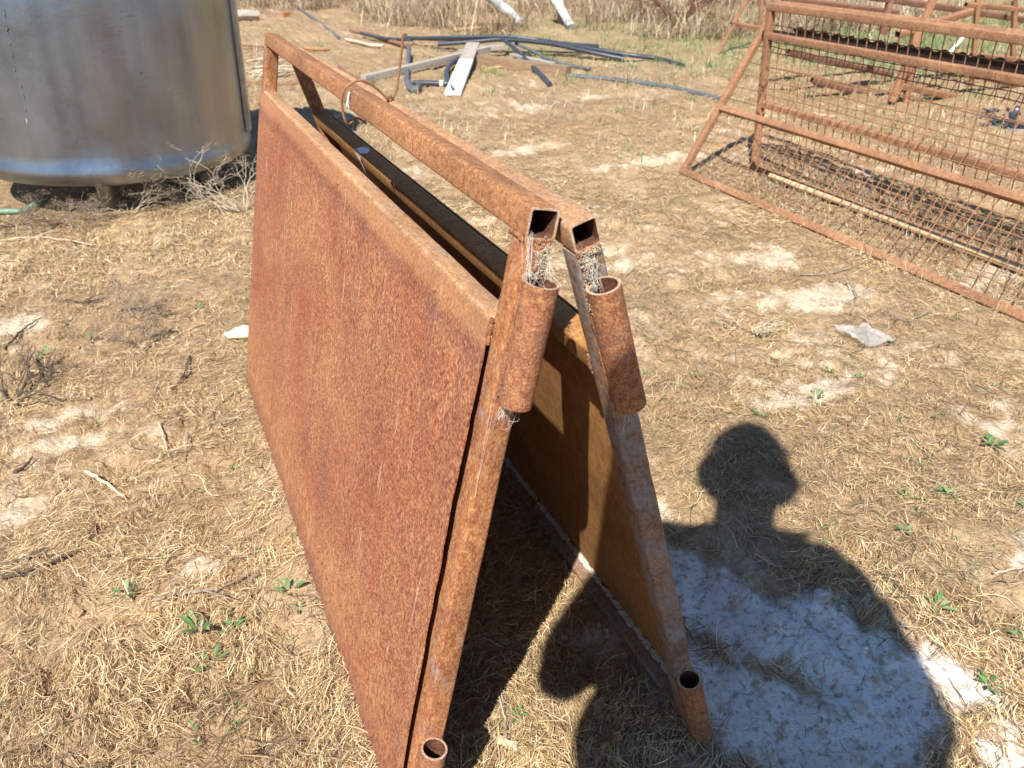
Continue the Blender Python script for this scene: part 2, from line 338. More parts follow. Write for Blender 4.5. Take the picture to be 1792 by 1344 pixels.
def ground_mat():
    m, N, L, B = nmat('dry_soil'); v = mapping(N, L)
    at = N.new('ShaderNodeAttribute'); at.attribute_name = 'pale'; ar = N.new('ShaderNodeAttribute'); ar.attribute_name = 'red'; ag = N.new('ShaderNodeAttribute'); ag.attribute_name = 'green'
    f1 = nz(N, L, v, 9, 6, .65, .4); f2 = nz(N, L, v, 95, 5, .7); f3 = nz(N, L, v, 420, 3, .6); f4 = nz(N, L, v, 38, 4, .65)
    c = ramp(N, L, f1, [(.3, (.40, .265, .145)), (.5, (.52, .365, .21)), (.7, (.60, .45, .28))])
    c = mix(N, L, 1.0, c, ramp(N, L, f2, [(.32, .62), (.5, .98), (.7, 1.18)]), 'MULTIPLY')
    c = mix(N, L, 1.0, c, ramp(N, L, f3, [(.3, .74), (.6, 1.1)]), 'MULTIPLY')
    c = mix(N, L, ar.outputs['Fac'], c, mix(N, L, f2, (.20, .085, .045), (.34, .16, .085)))
    al = N.new('ShaderNodeAttribute'); al.attribute_name = 'litter'
    c = mix(N, L, mth(N, L, 'MULTIPLY', al.outputs['Fac'], ramp(N, L, f2, [(.35, .95), (.62, .35)])), c, (.27, .18, .10))
    pc = ramp(N, L, f2, [(.36, (.40, .35, .30)), (.44, (.76, .72, .66)), (.55, (.87, .85, .80))])
    asl = N.new('ShaderNodeAttribute'); asl.attribute_name = 'salt'
    pc = mix(N, L, asl.outputs['Fac'], ramp(N, L, f2, [(.36, (.42, .32, .22)), (.46, (.60, .48, .335)), (.6, (.70, .59, .44))]), pc)
    pf = mth(N, L, 'MULTIPLY', at.outputs['Fac'], ramp(N, L, f4, [(.37, .35), (.46, 1.0)]))
    c = mix(N, L, pf, c, pc)
    vo = N.new('ShaderNodeTexVoronoi'); vo.feature = 'DISTANCE_TO_EDGE'; vo.inputs['Scale'].default_value = 48; vo.inputs['Randomness'].default_value = 1
    dv = N.new('ShaderNodeVectorMath'); dv.operation = 'ADD'; dn = N.new('ShaderNodeTexNoise'); dn.inputs['Scale'].default_value = 22; L.new(v, dn.inputs[0])
    sc = N.new('ShaderNodeVectorMath'); sc.operation = 'SCALE'; sc.inputs['Scale'].default_value = .035; L.new(dn.outputs['Color'], sc.inputs[0]); L.new(v, dv.inputs[0]); L.new(sc.outputs[0], dv.inputs[1]); L.new(dv.outputs[0], vo.inputs['Vector'])
    ck = ramp(N, L, vo.outputs['Distance'], [(.0, 1.0), (.03, 0.0)])
    ck = mth(N, L, 'MULTIPLY', ck, ramp(N, L, f1, [(.50, 0.0), (.58, 1.0)]))
    ck = mth(N, L, 'MULTIPLY', ck, mth(N, L, 'SUBTRACT', 1.0, mth(N, L, 'MULTIPLY', asl.outputs['Fac'], .85)))
    c = mix(N, L, mth(N, L, 'MULTIPLY', ck, .38), c, (.20, .14, .09))
    c = mix(N, L, mth(N, L, 'MULTIPLY', ag.outputs['Fac'], ramp(N, L, f4, [(.4, .2), (.6, .9)])), c, (.19, .26, .07))
    L.new(c, B.inputs['Base Color']); B.inputs['Roughness'].default_value = .95; B.inputs['Specular IOR Level'].default_value = .15
    hh = mth(N, L, 'ADD', mth(N, L, 'ADD', f2, mth(N, L, 'MULTIPLY', f3, .45)), mth(N, L, 'MULTIPLY', ck, -.55))
    b = bump(N, L, B, hh, .9, .0055); bump(N, L, B, f4, .5, .012, b)
    return m
M_ground = ground_mat()

# ------------------------------------------------------------------ ground sheet
def axis_pts(a, b, step, lo, hi, g=1.07):
    c = list(np.arange(a, b, step)); s = step; x = c[-1]
    while x < hi: s *= g; x += s; c.append(x)
    s = step; x = c[0]; pre = []
    while x > lo: s *= g; x -= s; pre.append(x)
    return np.array(pre[::-1]+c)
gx = axis_pts(-1.15, 2.9, .0115, -150, 200, 1.06); gy = axis_pts(-.45, 2.7, .0115, -120, 300, 1.045)
X, Y = np.meshgrid(gx, gy, indexing='ij'); x = X.ravel(); y = Y.ravel()
redm = sstep(.25, .0, np.hypot((x-.30)/1.0, (y+.05)/1.2)-.12)*sstep(.35, .6, fbm(x, y, 9, 3, 41))*.8 + .25*sstep(.55, .75, fbm(x, y, 1.3, 3, 42))
gg = og(1600, 60); grn = sstep(.5, .72, fbm(x, y, 1.1, 4, 51))*sstep(2.5, 5.0, y)*.18 + np.exp(-(((x-gg[0])/2.6)**2+((y-gg[1])/1.6)**2))*.35
V = np.stack([x, y, hgt(x, y)], 1); nx, ny = len(gx), len(gy)
I = (np.arange(nx-1)[:, None]*ny+np.arange(ny-1)[None]).ravel(); F = np.stack([I, I+ny, I+ny+1, I+1], 1)
ground = np_mesh('ground', V, F, M_ground, smooth=True, attr={'pale': pale_f(x, y), 'red': np.clip(redm, 0, 1), 'green': np.clip(grn, 0, 1), 'litter': straw_f(x, y), 'salt': np.clip(1.5*np.exp(-.7*(((x-.78)/.30)**2+((y-.02)/.26)**2)), 0, 1)})
tag(ground, 'dry bare soil with pale cracked clay patches', kind='structure')

# ------------------------------------------------------------------ the two sheeted gates
A1, A2, TH2, BX2, BY2, BZ2, E2 = .21938, .26711, .01081, .4075, -.02475, -.0008, -.0165
GL, GH, HM1, GL2, HM2 = 1.148, .7426, .6409, 1.19, .6122
T = 0.025
def m4(X, Y, Z, o): return Matrix(((X[0], Y[0], Z[0], o[0]), (X[1], Y[1], Z[1], o[1]), (X[2], Y[2], Z[2], o[2]), (0, 0, 0, 1)))
G1 = m4((0, 1, 0), (sin(A1), 0, cos(A1)), (-cos(A1), 0, sin(A1)), (0, 0, 0))    # local x along, y up the slope, z out
rr = np.array([cos(TH2), -sin(TH2), 0]); U2 = np.array([sin(TH2)*cos(E2), cos(TH2)*cos(E2), sin(E2)]); W2 = np.array([-sin(TH2)*sin(E2), -cos(TH2)*sin(E2), cos(E2)])
V2 = -sin(A2)*rr+cos(A2)*W2; N2 = cos(A2)*rr+sin(A2)*W2
G2 = m4(U2, V2, N2, (BX2, BY2, BZ2))
def rsq(s, r, k=3):
    out = []
    for (cx, cy, a0) in ((s/2-r, s/2-r, 0), (-s/2+r, s/2-r, pi/2), (-s/2+r, -s/2+r, pi), (s/2-r, -s/2+r, 1.5*pi)):
        for i in range(k+1): a = a0+pi/2*i/k; out.append((cx+r*cos(a), cy+r*sin(a)))
    return out
def circ(r, n=24, el=1.0): return [(r*cos(2*pi*i/n), r*el*sin(2*pi*i/n)) for i in range(n)]
def slots(o, m_, n):
    me = o.data; me.materials.append(M_bore); me.materials.append(M_rim); a = (m_-1)*n; k = len(me.polygons)
    ix_ = np.zeros(k, dtype=np.int32); ix_[a:a+2*n] = 1; ix_[a+2*n:] = 2; me.polygons.foreach_set('material_index', ix_); return o
def sqtube(name, o, ax, ln, a, b, mat, parent, s=T, wall=.0022, jit=.0006, n=None, smooth=True):
    mb = MB(); n = n or max(2, int(ln/.04)); st = [ln*i/n for i in range(n+1)]
    st = [0, .0015]+st[1:-1]+[ln-.0015, ln] if n > 2 else st; m_ = len(st)
    mb.ring_sweep(rsq(s, s*.13), rsq(s-2*wall, s*.07), st, o, ax, a, b, jit)
    return slots(mb.build(name, mat, parent, smooth=smooth, fix=True), m_, 16)
def rtube(name, o, ax, ln, a, b, r, mat, parent, wall=.0025, jit=.0004, rag=0):
    mb = MB(); st = [ln*i/8 for i in range(9)]
    mb.ring_sweep(circ(r, 28), circ(r-wall, 28), st, o, ax, a, b, jit)
    if rag:
        mb.v = [(p[0]+random.uniform(-rag, rag), p[1]+random.uniform(-rag, rag), p[2]) for p in mb.v]
    return slots(mb.build(name, mat, parent, smooth=True, fix=True), 9, 28)
def bead(parent, pts, r=.0028):
    mb = MB(); P = catmull(pts, 5); mb.tube(P, [r*random.uniform(.6, 1.25) for _ in P], 6, True, .4)
    return mb.build('weld_bead', M_pipe, parent, smooth=True)
XX, YY, ZZ = (1, 0, 0), (0, 1, 0), (0, 0, 1)

def sheet(name, u0_, u1_, v0_, v1_, z, mat, parent, curl=0.0, seed=1, th=.0016):
    nu, nv = 70, 44; us = np.linspace(0, 1, nu); vs = np.linspace(0, 1, nv); Uq, Vq = np.meshgrid(us, vs, indexing='ij')
    uu = u0_(Vq) if callable(u0_) else u0_+0*Vq
    xx = uu+(u1_-uu)*Uq; yy = v0_+(v1_-v0_)*Vq
    edge = np.minimum(1, np.minimum(np.minimum(Uq*(u1_-.03)/.06, (1-Uq)*1.1/.06), np.minimum(Vq, 1-Vq)*.6/.05))
    zz = z + np.clip(edge, 0, 1)*(.010*(fbm(xx*2.0+seed, yy*2.2, 1.6, 3, seed)-.5)+.0016*(fbm(xx, yy, 12, 2, seed+3)-.5))
    zz += .0016*sstep(v1_-.030, v1_-.022, yy)
    zz += curl*np.exp(-(Uq/.03)**2)*np.sin(pi*np.clip(Vq*1.02, 0, 1))**1.0*(.6+.8*fbm(xx*0+1, yy, 9, 2, 9))
    yy = yy + np.where(Vq == 0, (fbm(xx, yy, 25, 2, 8)-.5)*.004, 0)
    xx = xx + np.where(Uq == 0, (fbm(xx*0, yy, 38, 3, 18)-.5)*.0045, 0)
    top = np.stack([xx.ravel(), yy.ravel(), zz.ravel()], 1); bot = top.copy(); bot[:, 2] -= th
    I = (np.arange(nu-1)[:, None]*nv+np.arange(nv-1)[None]).ravel(); F = np.stack([I, I+nv, I+nv+1, I+1], 1)
    n = nu*nv; F2 = F[:, ::-1]+n
    rim = [i*nv for i in range(nu)]+[(nu-1)*nv+j for j in range(1, nv)]+[i*nv+nv-1 for i in range(nu-2, -1, -1)]+[j for j in range(nv-2, 0, -1)]
    R = np.array(rim); Rn = np.roll(R, -1); F3 = np.stack([Rn, R, R+n, Rn+n], 1)
    o = np_mesh(name, np.concatenate([top, bot]), np.concatenate([F, F2, F3]), mat, parent, smooth=True)
    o.data.set_sharp_from_angle(angle=radians(40)); return o
def rivet(parent, x, y, z, r=.0028, mat=None):
    mb = MB(); n = 10
    for k, (q, h) in enumerate(((1, -.001), (.9, .0008), (.5, .0016))): pass
    vs = [(x+r*q*cos(2*pi*i/n), y+r*q*sin(2*pi*i/n), z+h) for (q, h) in ((1, -.001), (.92, .0007), (.5, .0016)) for i in range(n)]+[(x, y, z+.0018)]
    fs = [(a*n+i, a*n+(i+1) % n, (a+1)*n+(i+1) % n, (a+1)*n+i) for a in (0, 1) for i in range(n)]+[(2*n+i, 2*n+(i+1) % n, 3*n) for i in range(n)]
    mb.add(vs, fs); return mb.build('rivet', mat or M_pipe, parent, smooth=True)

gate1 = empty('sheeted_gate', mat=G1)
tag(gate1, 'rusty sheet-metal gate showing its broad sunlit outer face, wire looped on its top rail', 'gate', 'two rusty sheeted gates leaning together')
UJ = .515
c = -T/2
sqtube('top_rail', (0, GH-T/2, c), XX, UJ, YY, ZZ, M_tube, gate1, s=T*1.04)
r_ = sqtube('top_rail', (UJ+.0005, GH-T/2+.0005, c-.0008), XX, GL-UJ, YY, ZZ, M_tube, gate1, s=T*.93, wall=.002); r_['label'] = 'thinner far length of top rail'
sqtube('front_post', (T/2, 0, c), YY, GH-T-.0008, XX, ZZ, M_tubev, gate1)
sqtube('rear_post', (GL-T/2, 0, c), YY, GH-T-.0008, XX, ZZ, M_tubev, gate1)
sqtube('mid_rail', (T+.0005, HM1-T/2, c), XX, GL-2*T-.001, YY, ZZ, M_top, gate1)
sqtube('bottom_rail', (T+.0005, T/2+.002, c), XX, GL-2*T-.001, YY, ZZ, M_tube, gate1)
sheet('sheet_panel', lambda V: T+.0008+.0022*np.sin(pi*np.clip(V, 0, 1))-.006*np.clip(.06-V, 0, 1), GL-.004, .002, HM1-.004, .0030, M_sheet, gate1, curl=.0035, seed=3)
mb = MB(); mb.box((T+.016, (HM1-.03)/2+.014, -.0075), .0165, (HM1-.03)/2-.014, .0015); mb.build('gap_light_stop', M_tube, gate1)  # added bar behind the post gap, stops sun leaking through
for (ux, vy) in ((.145, HM1-.022), (.93, HM1-.024), (.52, HM1-.02)): rivet(gate1, ux, vy, .0052)
# hinge sleeves: pipe offcuts welded to the face of the front post
RS = .0143
def sleeve(parent, u, v0_, v1_, n, lab, tilt=0.0):
    ax = np.array([-tilt, 1, 0]); ax /= np.linalg.norm(ax); o = np.array([u, v0_, n])
    a = np.cross(ax, ZZ); s_ = rtube('hinge_sleeve', o, ax, v1_-v0_, a, ZZ, RS, M_pipe, parent); s_['label'] = lab
    for sgn in (-1, 1):
        bead(parent, [(u+RS*.72, v0_+(v1_-v0_)*t, n+sgn*RS*.80) for t in (.03, .35, .7, .97)], .0022)
    return s_
sleeve(gate1, -.0145, .5815, .6885, -.0135, 'upper hinge sleeve', .006)
sleeve(gate1, -.0145, .105, .1665, -.0070, 'lower hinge sleeve')
bead(gate1, [(.001, GH-T-.001, 0.0005), (.012, GH-T, .001), (.024, GH-T-.001, .0005)], .0022)
bead(gate1, [(T, HM1+.001, -.002), (T, HM1+.001, -.012), (T, HM1, -.022)], .0028)
bead(gate1, [(T+.001, HM1, .0005), (T+.001, HM1-.012, .001), (T+.001, HM1-.024, .001)], .0024)
bead(gate1, [(GL-T, HM1+.001, -.002), (GL-T, HM1+.001, -.012), (GL-T, HM1, -.022)], .0028)
bead(gate1, [(.002, GH-T-.001, -.001), (.0005, GH-T-.001, -.012), (.002, GH-T-.001, -.024)], .0022)

gate2 = empty('sheeted_gate', mat=G2)
tag(gate2, 'rusty sheet-metal gate showing its shaded inner side and a post with grey flakes', 'gate', 'two rusty sheeted gates leaning together')
sqtube('top_rail', (0, GH-T/2, c), XX, GL2, YY, ZZ, M_top, gate2)
sqtube('front_post', (T/2, 0, c), YY, GH-T-.0008, XX, ZZ, M_grey, gate2)
sqtube('rear_post', (GL2-T/2, 0, c), YY, GH-T-.0008, XX, ZZ, M_tubev, gate2)
sqtube('mid_rail', (T+.0005, HM2-T/2, c), XX, GL2-2*T-.001, YY, ZZ, M_inner, gate2)
sqtube('bottom_rail', (T+.0005, T/2-.002, c), XX, GL2-2*T-.001, YY, ZZ, M_grey, gate2)
sheet('sheet_panel', T*.35, GL2-.004, .004, HM2-.003, .0022, M_inner, gate2, curl=.0015, seed=8)
sleeve(gate2, -.0145, .5680, .6900, -.0135, 'upper hinge sleeve', -.01)
sleeve(gate2, -.0125, -.004, .132, -.0145, 'lower hinge sleeve')
bead(gate2, [(T, HM2-T, -.024), (T, HM2-.012, -.0255), (T, HM2, -.024)], .0026)
bead(gate2, [(.002, GH-T-.001, -.001), (.0005, GH-T-.001, -.012), (.002, GH-T-.001, -.024)], .0028)
mb = MB()                                   # caked pale dirt along the ledge of the bottom rail
for i in range(620):
    u = random.uniform(.03, GL2-.05); mb.box((u, .0236+random.uniform(0, .0006), -random.uniform(.0005, .0065)), random.uniform(.002, .006), .0006, random.uniform(.001, .003), jit=.0007)
o = mb.build('dirt_crust', simple('pale_dust', (.62, .55, .45), .95, .2, 200, .001), gate2); o['kind'] = 'stuff'

# white paint splashes
def splash(parent, pts, z, nrm, name='paint_splash'):
    mb = MB(); n = len(pts); vs = [tuple(np.array(p)+np.array(nrm)*z) for p in pts]
    cc = np.mean(np.array(vs), 0); vs.append(tuple(cc+np.array(nrm)*.0004)); mb.add(vs, [(i, (i+1) % n, n) for i in range(n)])
    return mb.build(name, M_white, parent)
jt = GH-T/2
splash(gate1, [(UJ+.001, GH-.004, 0), (UJ+.010, GH-.005, 0), (UJ+.013, GH-.012, 0), (UJ+.012, GH-.018, 0), (UJ+.017, GH-.021, 0), (UJ+.012, GH-.0235, 0), (UJ+.001, GH-.0235, 0)], .0012, (0, 0, 1))
up, lo = .842, .795
splash(gate2, [(up, HM2-.001, -T), (lo, HM2-.001, -T), (lo+.006, HM2-.008, -T), (lo+.012, HM2-.012, -T), (lo+.008, HM2-.024, -T), (lo+.010, HM2-.036, -T), (lo+.014, HM2-.022, -T), (lo+.022, HM2-.010, -T)], .0016, (0, 0, -1))
splash(gate2, [(up-.004, HM2, -T+.002), (lo+.004, HM2, -T+.002), (lo-.006, HM2, -T+.010), (lo+.004, HM2, -T+.018), (lo+.02, HM2, -T+.020), (up-.008, HM2, -T+.014)], .0016, (0, 1, 0))

# cobwebs and lodged dirt at the open ends
def web(parent_m, spots, name, label):
    root = empty(name, mat=parent_m); mb = MB()
    for (a, b, n, r) in spots:
        for i in range(n):
            p = np.array(a)+np.random.randn(3)*r; q = np.array(b)+np.random.randn(3)*r; m_ = (p+q)/2+np.random.randn(3)*r*.5+np.array([0, -.0015, 0])
            mb.tube(catmull([p, m_, q], 4), .00009*random.uniform(.6, 1.6), 3, False)
    t = mb.build('threads', M_web, root); t['kind'] = 'stuff'
    tag(root, label, 'cobweb', 'cobwebs on the gate ends'); return root
def crumbs(root, spots, mat=M_nest):
    mb = MB()
    for (cx, n, r, sz) in spots:
        for i in range(n):
            q = np.array(cx)+np.random.randn(3)*np.array(r)
            d = np.random.randn(3); d /= np.linalg.norm(d); e = np.cross(d, [0, 0, 1.0]); e /= np.linalg.norm(e)+1e-9
            mb.box(q, sz*random.uniform(.4, 1.5), sz*random.uniform(.2, .7), sz*random.uniform(.2, .7), d, e, np.cross(d, e), jit=sz*.25)
    o = mb.build('lodged_dirt', mat, root); o['kind'] = 'stuff'
np.random.seed(3)
w1 = web(G1, [((-.001, .718, -.004), (-.001, .70, -.022), 9, .004), ((-.001, .722, -.003), (-.012, .690, -.003), 12, .0025), ((-.001, .715, -.020), (-.012, .690, -.022), 8, .003),
              ((-.002, .70, -.012), (-.016, .688, -.012), 10, .005), ((-.010, .583, -.010), (-.001, .560, -.012), 26, .006), ((.0, .578, -.002), (-.003, .48, -.001), 2, .001), ((.0, .70, .002), (.07, .60, -.02), 3, .002)],
         'cobweb', 'cobweb with pale dirt under the open rail end of the nearer broad-faced gate')
crumbs(w1, [((-.002, .706, -.017), 110, (.001, .004, .004), .0007), ((-.004, .697, -.016), 100, (.002, .005, .003), .0007), ((-.006, .691, -.008), 60, (.003, .001, .004), .0007)])
w2 = web(G2, [((-.001, .722, -.024), (-.001, .70, -.012), 9, .004), ((-.002, .712, -.014), (-.012, .688, -.018), 14, .003), ((-.008, .570, -.010), (-.001, .535, -.012), 16, .006)],
         'cobweb', 'cobweb thick with pale dirt between rail end and hinge sleeve of the far-side gate')
crumbs(w2, [((-.002, .708, -.016), 190, (.001, .005, .003), .0008), ((-.004, .690, -.020), 170, (.002, .007, .002), .0008), ((-.010, .673, -.026), 50, (.003, .006, .001), .0007), ((-.002, .716, -.010), 70, (.001, .0015, .005), .0007)])

# fencing wire twisted round both top rails
wr = empty('tie_wire', (0, 0, 0)); tag(wr, 'rusty fencing wire looped round the top rails with one end standing up', 'wire')
def plY(px, py, y): d = ray(px, py); return CAM+d*((y-CAM[1])/d[1])
yj = UJ+.005
def wl_(pts, ys): return [plY(a, b, yj+k) for (a, b), k in zip(pts, ys)]
mb = MB(); loop = wl_([(641, 216), (625, 207), (609, 217), (600, 196), (598, 171), (606, 153), (627, 141), (649, 147), (668, 163), (679, 174)], [.035, .02, .0, -.005, -.008, -.010, -.012, -.010, -.008, -.006])
mb.tube(catmull(loop, 6), .0017, 7); mb.build('wire_loop', M_wire, wr, smooth=True)
mb = MB(); mb.tube(catmull(wl_([(680, 176), (686, 172), (694, 156), (699, 120), (703, 85), (706, 62), (712, 60)], [-.004]*7), 6), .0017, 7); mb.build('wire_end', M_wire, wr, smooth=True)
mb = MB(); mb.tube(catmull(wl_([(684, 174), (699, 185), (715, 201), (727, 212)], [0, .0, -.004, -.01]), 6), .0013, 7); mb.build('wire_tail', M_wire, wr, smooth=True)
mb = MB(); mb.tube(catmull(wl_([(683, 168), (688, 173), (684, 180), (678, 175), (682, 167), (687, 172)], [-.006, -.003, 0, -.003, -.006, -.002]), 5), .0016, 7)
mb.tube(catmull(wl_([(682, 172), (682, 186)], [-.004, -.004]), 3), .0018, 7); mb.build('wire_knot', M_wire, wr, smooth=True)

# ------------------------------------------------------------------ stainless tank
def steel_mat():
    m, N, L, B = nmat('reflection_tinted_stainless'); v = mapping(N, L); vv = mapping(N, L, (1, 1, .06)); vh = mapping(N, L, (1, 1, 6))
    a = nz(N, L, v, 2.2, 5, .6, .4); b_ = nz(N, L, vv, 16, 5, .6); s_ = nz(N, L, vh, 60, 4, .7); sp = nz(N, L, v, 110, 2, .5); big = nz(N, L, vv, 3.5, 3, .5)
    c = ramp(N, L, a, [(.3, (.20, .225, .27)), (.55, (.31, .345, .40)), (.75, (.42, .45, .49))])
    c = mix(N, L, ramp(N, L, big, [(.47, 0.0), (.64, .5)]), c, (.38, .33, .29))  # bluish base and brown streaks put sky and ground reflections into the colour
    c = mix(N, L, 1.0, c, ramp(N, L, b_, [(.3, .84), (.5, .98), (.7, 1.04)]), 'MULTIPLY')
    c = mix(N, L, ramp(N, L, sp, [(.76, 0.0), (.80, .8)]), c, (.8, .8, .8))
    vh2 = mapping(N, L, (1, 1, 9), loc=(2, 5, 1)); sc1 = nz(N, L, vh2, 26, 4, .7, .6); sc2 = nz(N, L, v, 3.1, 3, .5)
    c = mix(N, L, mth(N, L, 'MULTIPLY', ramp(N, L, sc1, [(.62, 0.0), (.66, .8)]), ramp(N, L, sc2, [(.54, 0.0), (.62, 1.0)])), c, (.10, .09, .09))
    L.new(c, B.inputs['Base Color']); B.inputs['Metallic'].default_value = 1.0
    L.new(ramp(N, L, mth(N, L, 'ADD', mth(N, L, 'MULTIPLY', a, .6), mth(N, L, 'MULTIPLY', s_, .4)), [(.35, .24), (.65, .40)]), B.inputs['Roughness'])
    bb = bump(N, L, B, a, .5, .012); bump(N, L, B, s_, .08, .001, bb)
    return m
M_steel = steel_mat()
TC = (-.195, 2.99); TR = .5; TZ = .10
tank = empty('steel_tank', (TC[0], TC[1], TZ)); tank.rotation_euler = (0, radians(3.0), 0)
tag(tank, 'big round stainless steel vat with scratched wall and rounded bottom edge', 'tank')
prof = [(.0, 0), (.30, 0), (.43, .002), (.460, .004), (.485, .012), (.502, .026), (.510, .044), (.511, .058), (.507, .074), (.502, .092), (.5, .115), (.5, .2), (.5, .5), (.5, 1.0), (.49, 1.02), (.0, 1.06)]
mb = MB(); n = 128; vs = []
for (r, z) in prof:
    for k in range(n):
        a = 2*pi*k/n; dz = 0; rr_ = r
        if .1 < z < 1.01 and r > .4: rr_ += .007*(float(vn(np.array([k*.13]), np.array([z*1.5]), 5)[0])-.5)
        vs.append((rr_*cos(a), rr_*sin(a), z))
m_ = len(prof); mb.add(vs, [(i*n+k, i*n+(k+1) % n, (i+1)*n+(k+1) % n, (i+1)*n+k) for i in range(m_-1) for k in range(n)])
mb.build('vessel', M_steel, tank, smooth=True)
M_chan = simple('dull_steel_channel', (.46, .39, .32), .45, .2, 40, .0005, metal=.6)
def tank_at(px, py, z): return og(px, py, z)
# folded cover strip up the right side
ga = math.atan2(-.25, .9); mb = MB()
rv = np.array([cos(ga), sin(ga), 0]); tv = np.array([-sin(ga), cos(ga), 0])
mb.box(rv*.509+np.array([0, 0, .60]), .009, .022, .50, rv, tv, ZZ); mb.build('cover_strip', M_chan, tank, bevel=.002)
mb = MB(); mb.box(rv*.506+tv*.027+np.array([0, 0, .60]), .006, .005, .50, rv, tv, ZZ); mb.build('strip_edge', simple('black_rubber', (.03, .03, .03), .6), tank)
for (a) in (-1.75, -.5, .7, 2.3):
    mb = MB(); mb.tube([(.36*cos(a), .36*sin(a), -.11), (.36*cos(a), .36*sin(a), .004)], .028, 16); mb.build('leg', M_chan, tank, smooth=True)
# seam line scratches: thin pale weld trickle on the wall
mb = MB(); gp = plY(12, 100, 0)
def wallpt(px, py):
    d = ray(px, py); o2 = CAM[:2]-np.array(TC); a = d[0]**2+d[1]**2; b = 2*(o2@d[:2]); c_ = o2@o2-(TR+.0015)**2; t = (-b-sqrt(max(0, b*b-4*a*c_)))/(2*a); return CAM+d*t
TM = (Matrix.Translation(tank.location) @ tank.rotation_euler.to_matrix().to_4x4()).inverted()
def tl(px, py):
    p = TM @ Vector(wallpt(px, py)); f = .5025/math.hypot(p.x, p.y); return np.array([p.x*f, p.y*f, p.z])
P = catmull([tl(2, 18), tl(10, 60), tl(18, 100), tl(25, 135), tl(36, 155), tl(41, 190), tl(47, 228)], 10)
P = [q+np.random.randn(3)*.0014 for q in P]
for k in range(0, len(P)-5, 6): mb.tube(P[k:k+5], [.0004, random.uniform(.0008, .0018), random.uniform(.0008, .0020), .0009, .0004], 5, True, .5); mb.build('weld_line', simple('weld_splatter', (.40, .385, .37), .6, .2, 200, .001), tank)

# ------------------------------------------------------------------ mesh hurdles on the right
def hurdle(root, P0, slope, rails, y0, y1, sz, wire_rows, pitch, post_extra=0.0, lean_wire=0.0):
    """P0: foot (x, z); slope: unit (x, z) up the panel; rails: distances up the slope; spans y0..y1"""
    sl = np.array([slope[0], 0, slope[1]]); sl /= np.linalg.norm(sl); nv = np.cross((0, 1.0, 0), sl); o = np.array([P0[0], 0, P0[1]])
    top = rails[-1]
    for k, r in enumerate(rails):
        jl = o+sl*r; L_ = y1-y0
        if k in (0, len(rails)-1): sqtube('rail', jl+np.array([0, y0, 0]), (0, 1, 0), L_, sl, nv, M_far, root, s=sz, jit=.0004, n=14)
        else: sqtube('rail', jl+np.array([0, y0+sz, 0]), (0, 1, 0), L_-2*sz, sl, nv, M_far, root, s=sz*.9, jit=.0004, n=14)
    for yy in (y0+sz/2, y1-sz/2):
        sqtube('stile', o+sl*(rails[0]+sz/2+.0005)+np.array([0, yy, 0]), sl, top-rails[0]-sz-.001, (0, 1, 0), nv, M_far, root, s=sz*.98, jit=.0004, n=10)
    nW = int((y1-y0-.05)/pitch); wv = None
    lo_, hi_ = wire_rows[0], wire_rows[-1]
    off = nv*(sz/2+.0016)
    for i in range(1, nW+1):
        yy = y1-.02-i*pitch; pts = []
        for j in range(9):
            t = lo_+(hi_-lo_)*j/8; pts.append(o+sl*t+off+np.array([random.uniform(-1, 1)*.0012, yy+random.uniform(-.0025, .0025)+lean_wire*t, random.uniform(-1, 1)*.001]))
        mb = MB(); mb.tube(pts, .0018, 4, True); mb.build('upright_wire', M_wire, root)
    for r in wire_rows:
        pts = [o+sl*(r+random.uniform(-.0025, .0025))+off*1.12+nv*(.0018)+np.array([0, y0+.01+(y1-y0-.02)*j/26, 0]) for j in range(27)]
        mb = MB(); mb.tube(pts, .0017, 4, True); mb.build('cross_wire', M_wire, root)
SL = np.array([.365, .597]); ll = np.linalg.norm(SL); SZ = .026
h1 = empty('mesh_hurdle', (1.86, 1.0, 0)); h1.location = (0, 0, 0)
tag(h1, 'long rusty mesh hurdle leaning back, its bottom rail lying on the open ground', 'hurdle', 'rusty mesh hurdles leaning together')
rows = [.02, .063, .106, .149, .192, .235, .272, .33, .38, .43, .48, .53, .572]
hurdle(h1, (1.860, .006), SL, [.006, .282, .592, .700], -.05, 2.075, SZ, rows, .042)
h2 = empty('mesh_hurdle', (0, 0, 0)); tag(h2, 'rusty mesh hurdle standing upright behind the leaning one, propping it from the far side', 'hurdle', 'rusty mesh hurdles leaning together')
hurdle(h2, (2.150, .012), np.array([-.035, .56]), [.0, .255, .5, .60], -.15, 1.985, SZ, [.03, .10, .17, .235, .31, .385, .46, .535, .585], .041)
# added pole; its pale colour stands in for the rear rail's sunlit top
mb = MB(); a = np.array(on(1345, 318)); b = np.array(on(1792, 486)); d = b-a
mb.tube(catmull([a+(0, 0, .022), a+d*.5+(0, 0, .024), a+d*1.3+(0, 0, .022)], 6), .012, 8, True, .03); o = mb.build('sunlit_rail_stand_in', M_pale, smooth=True)
tag(o, 'added pale pole standing in for the sunlit top of the rear hurdle rail', 'pole')
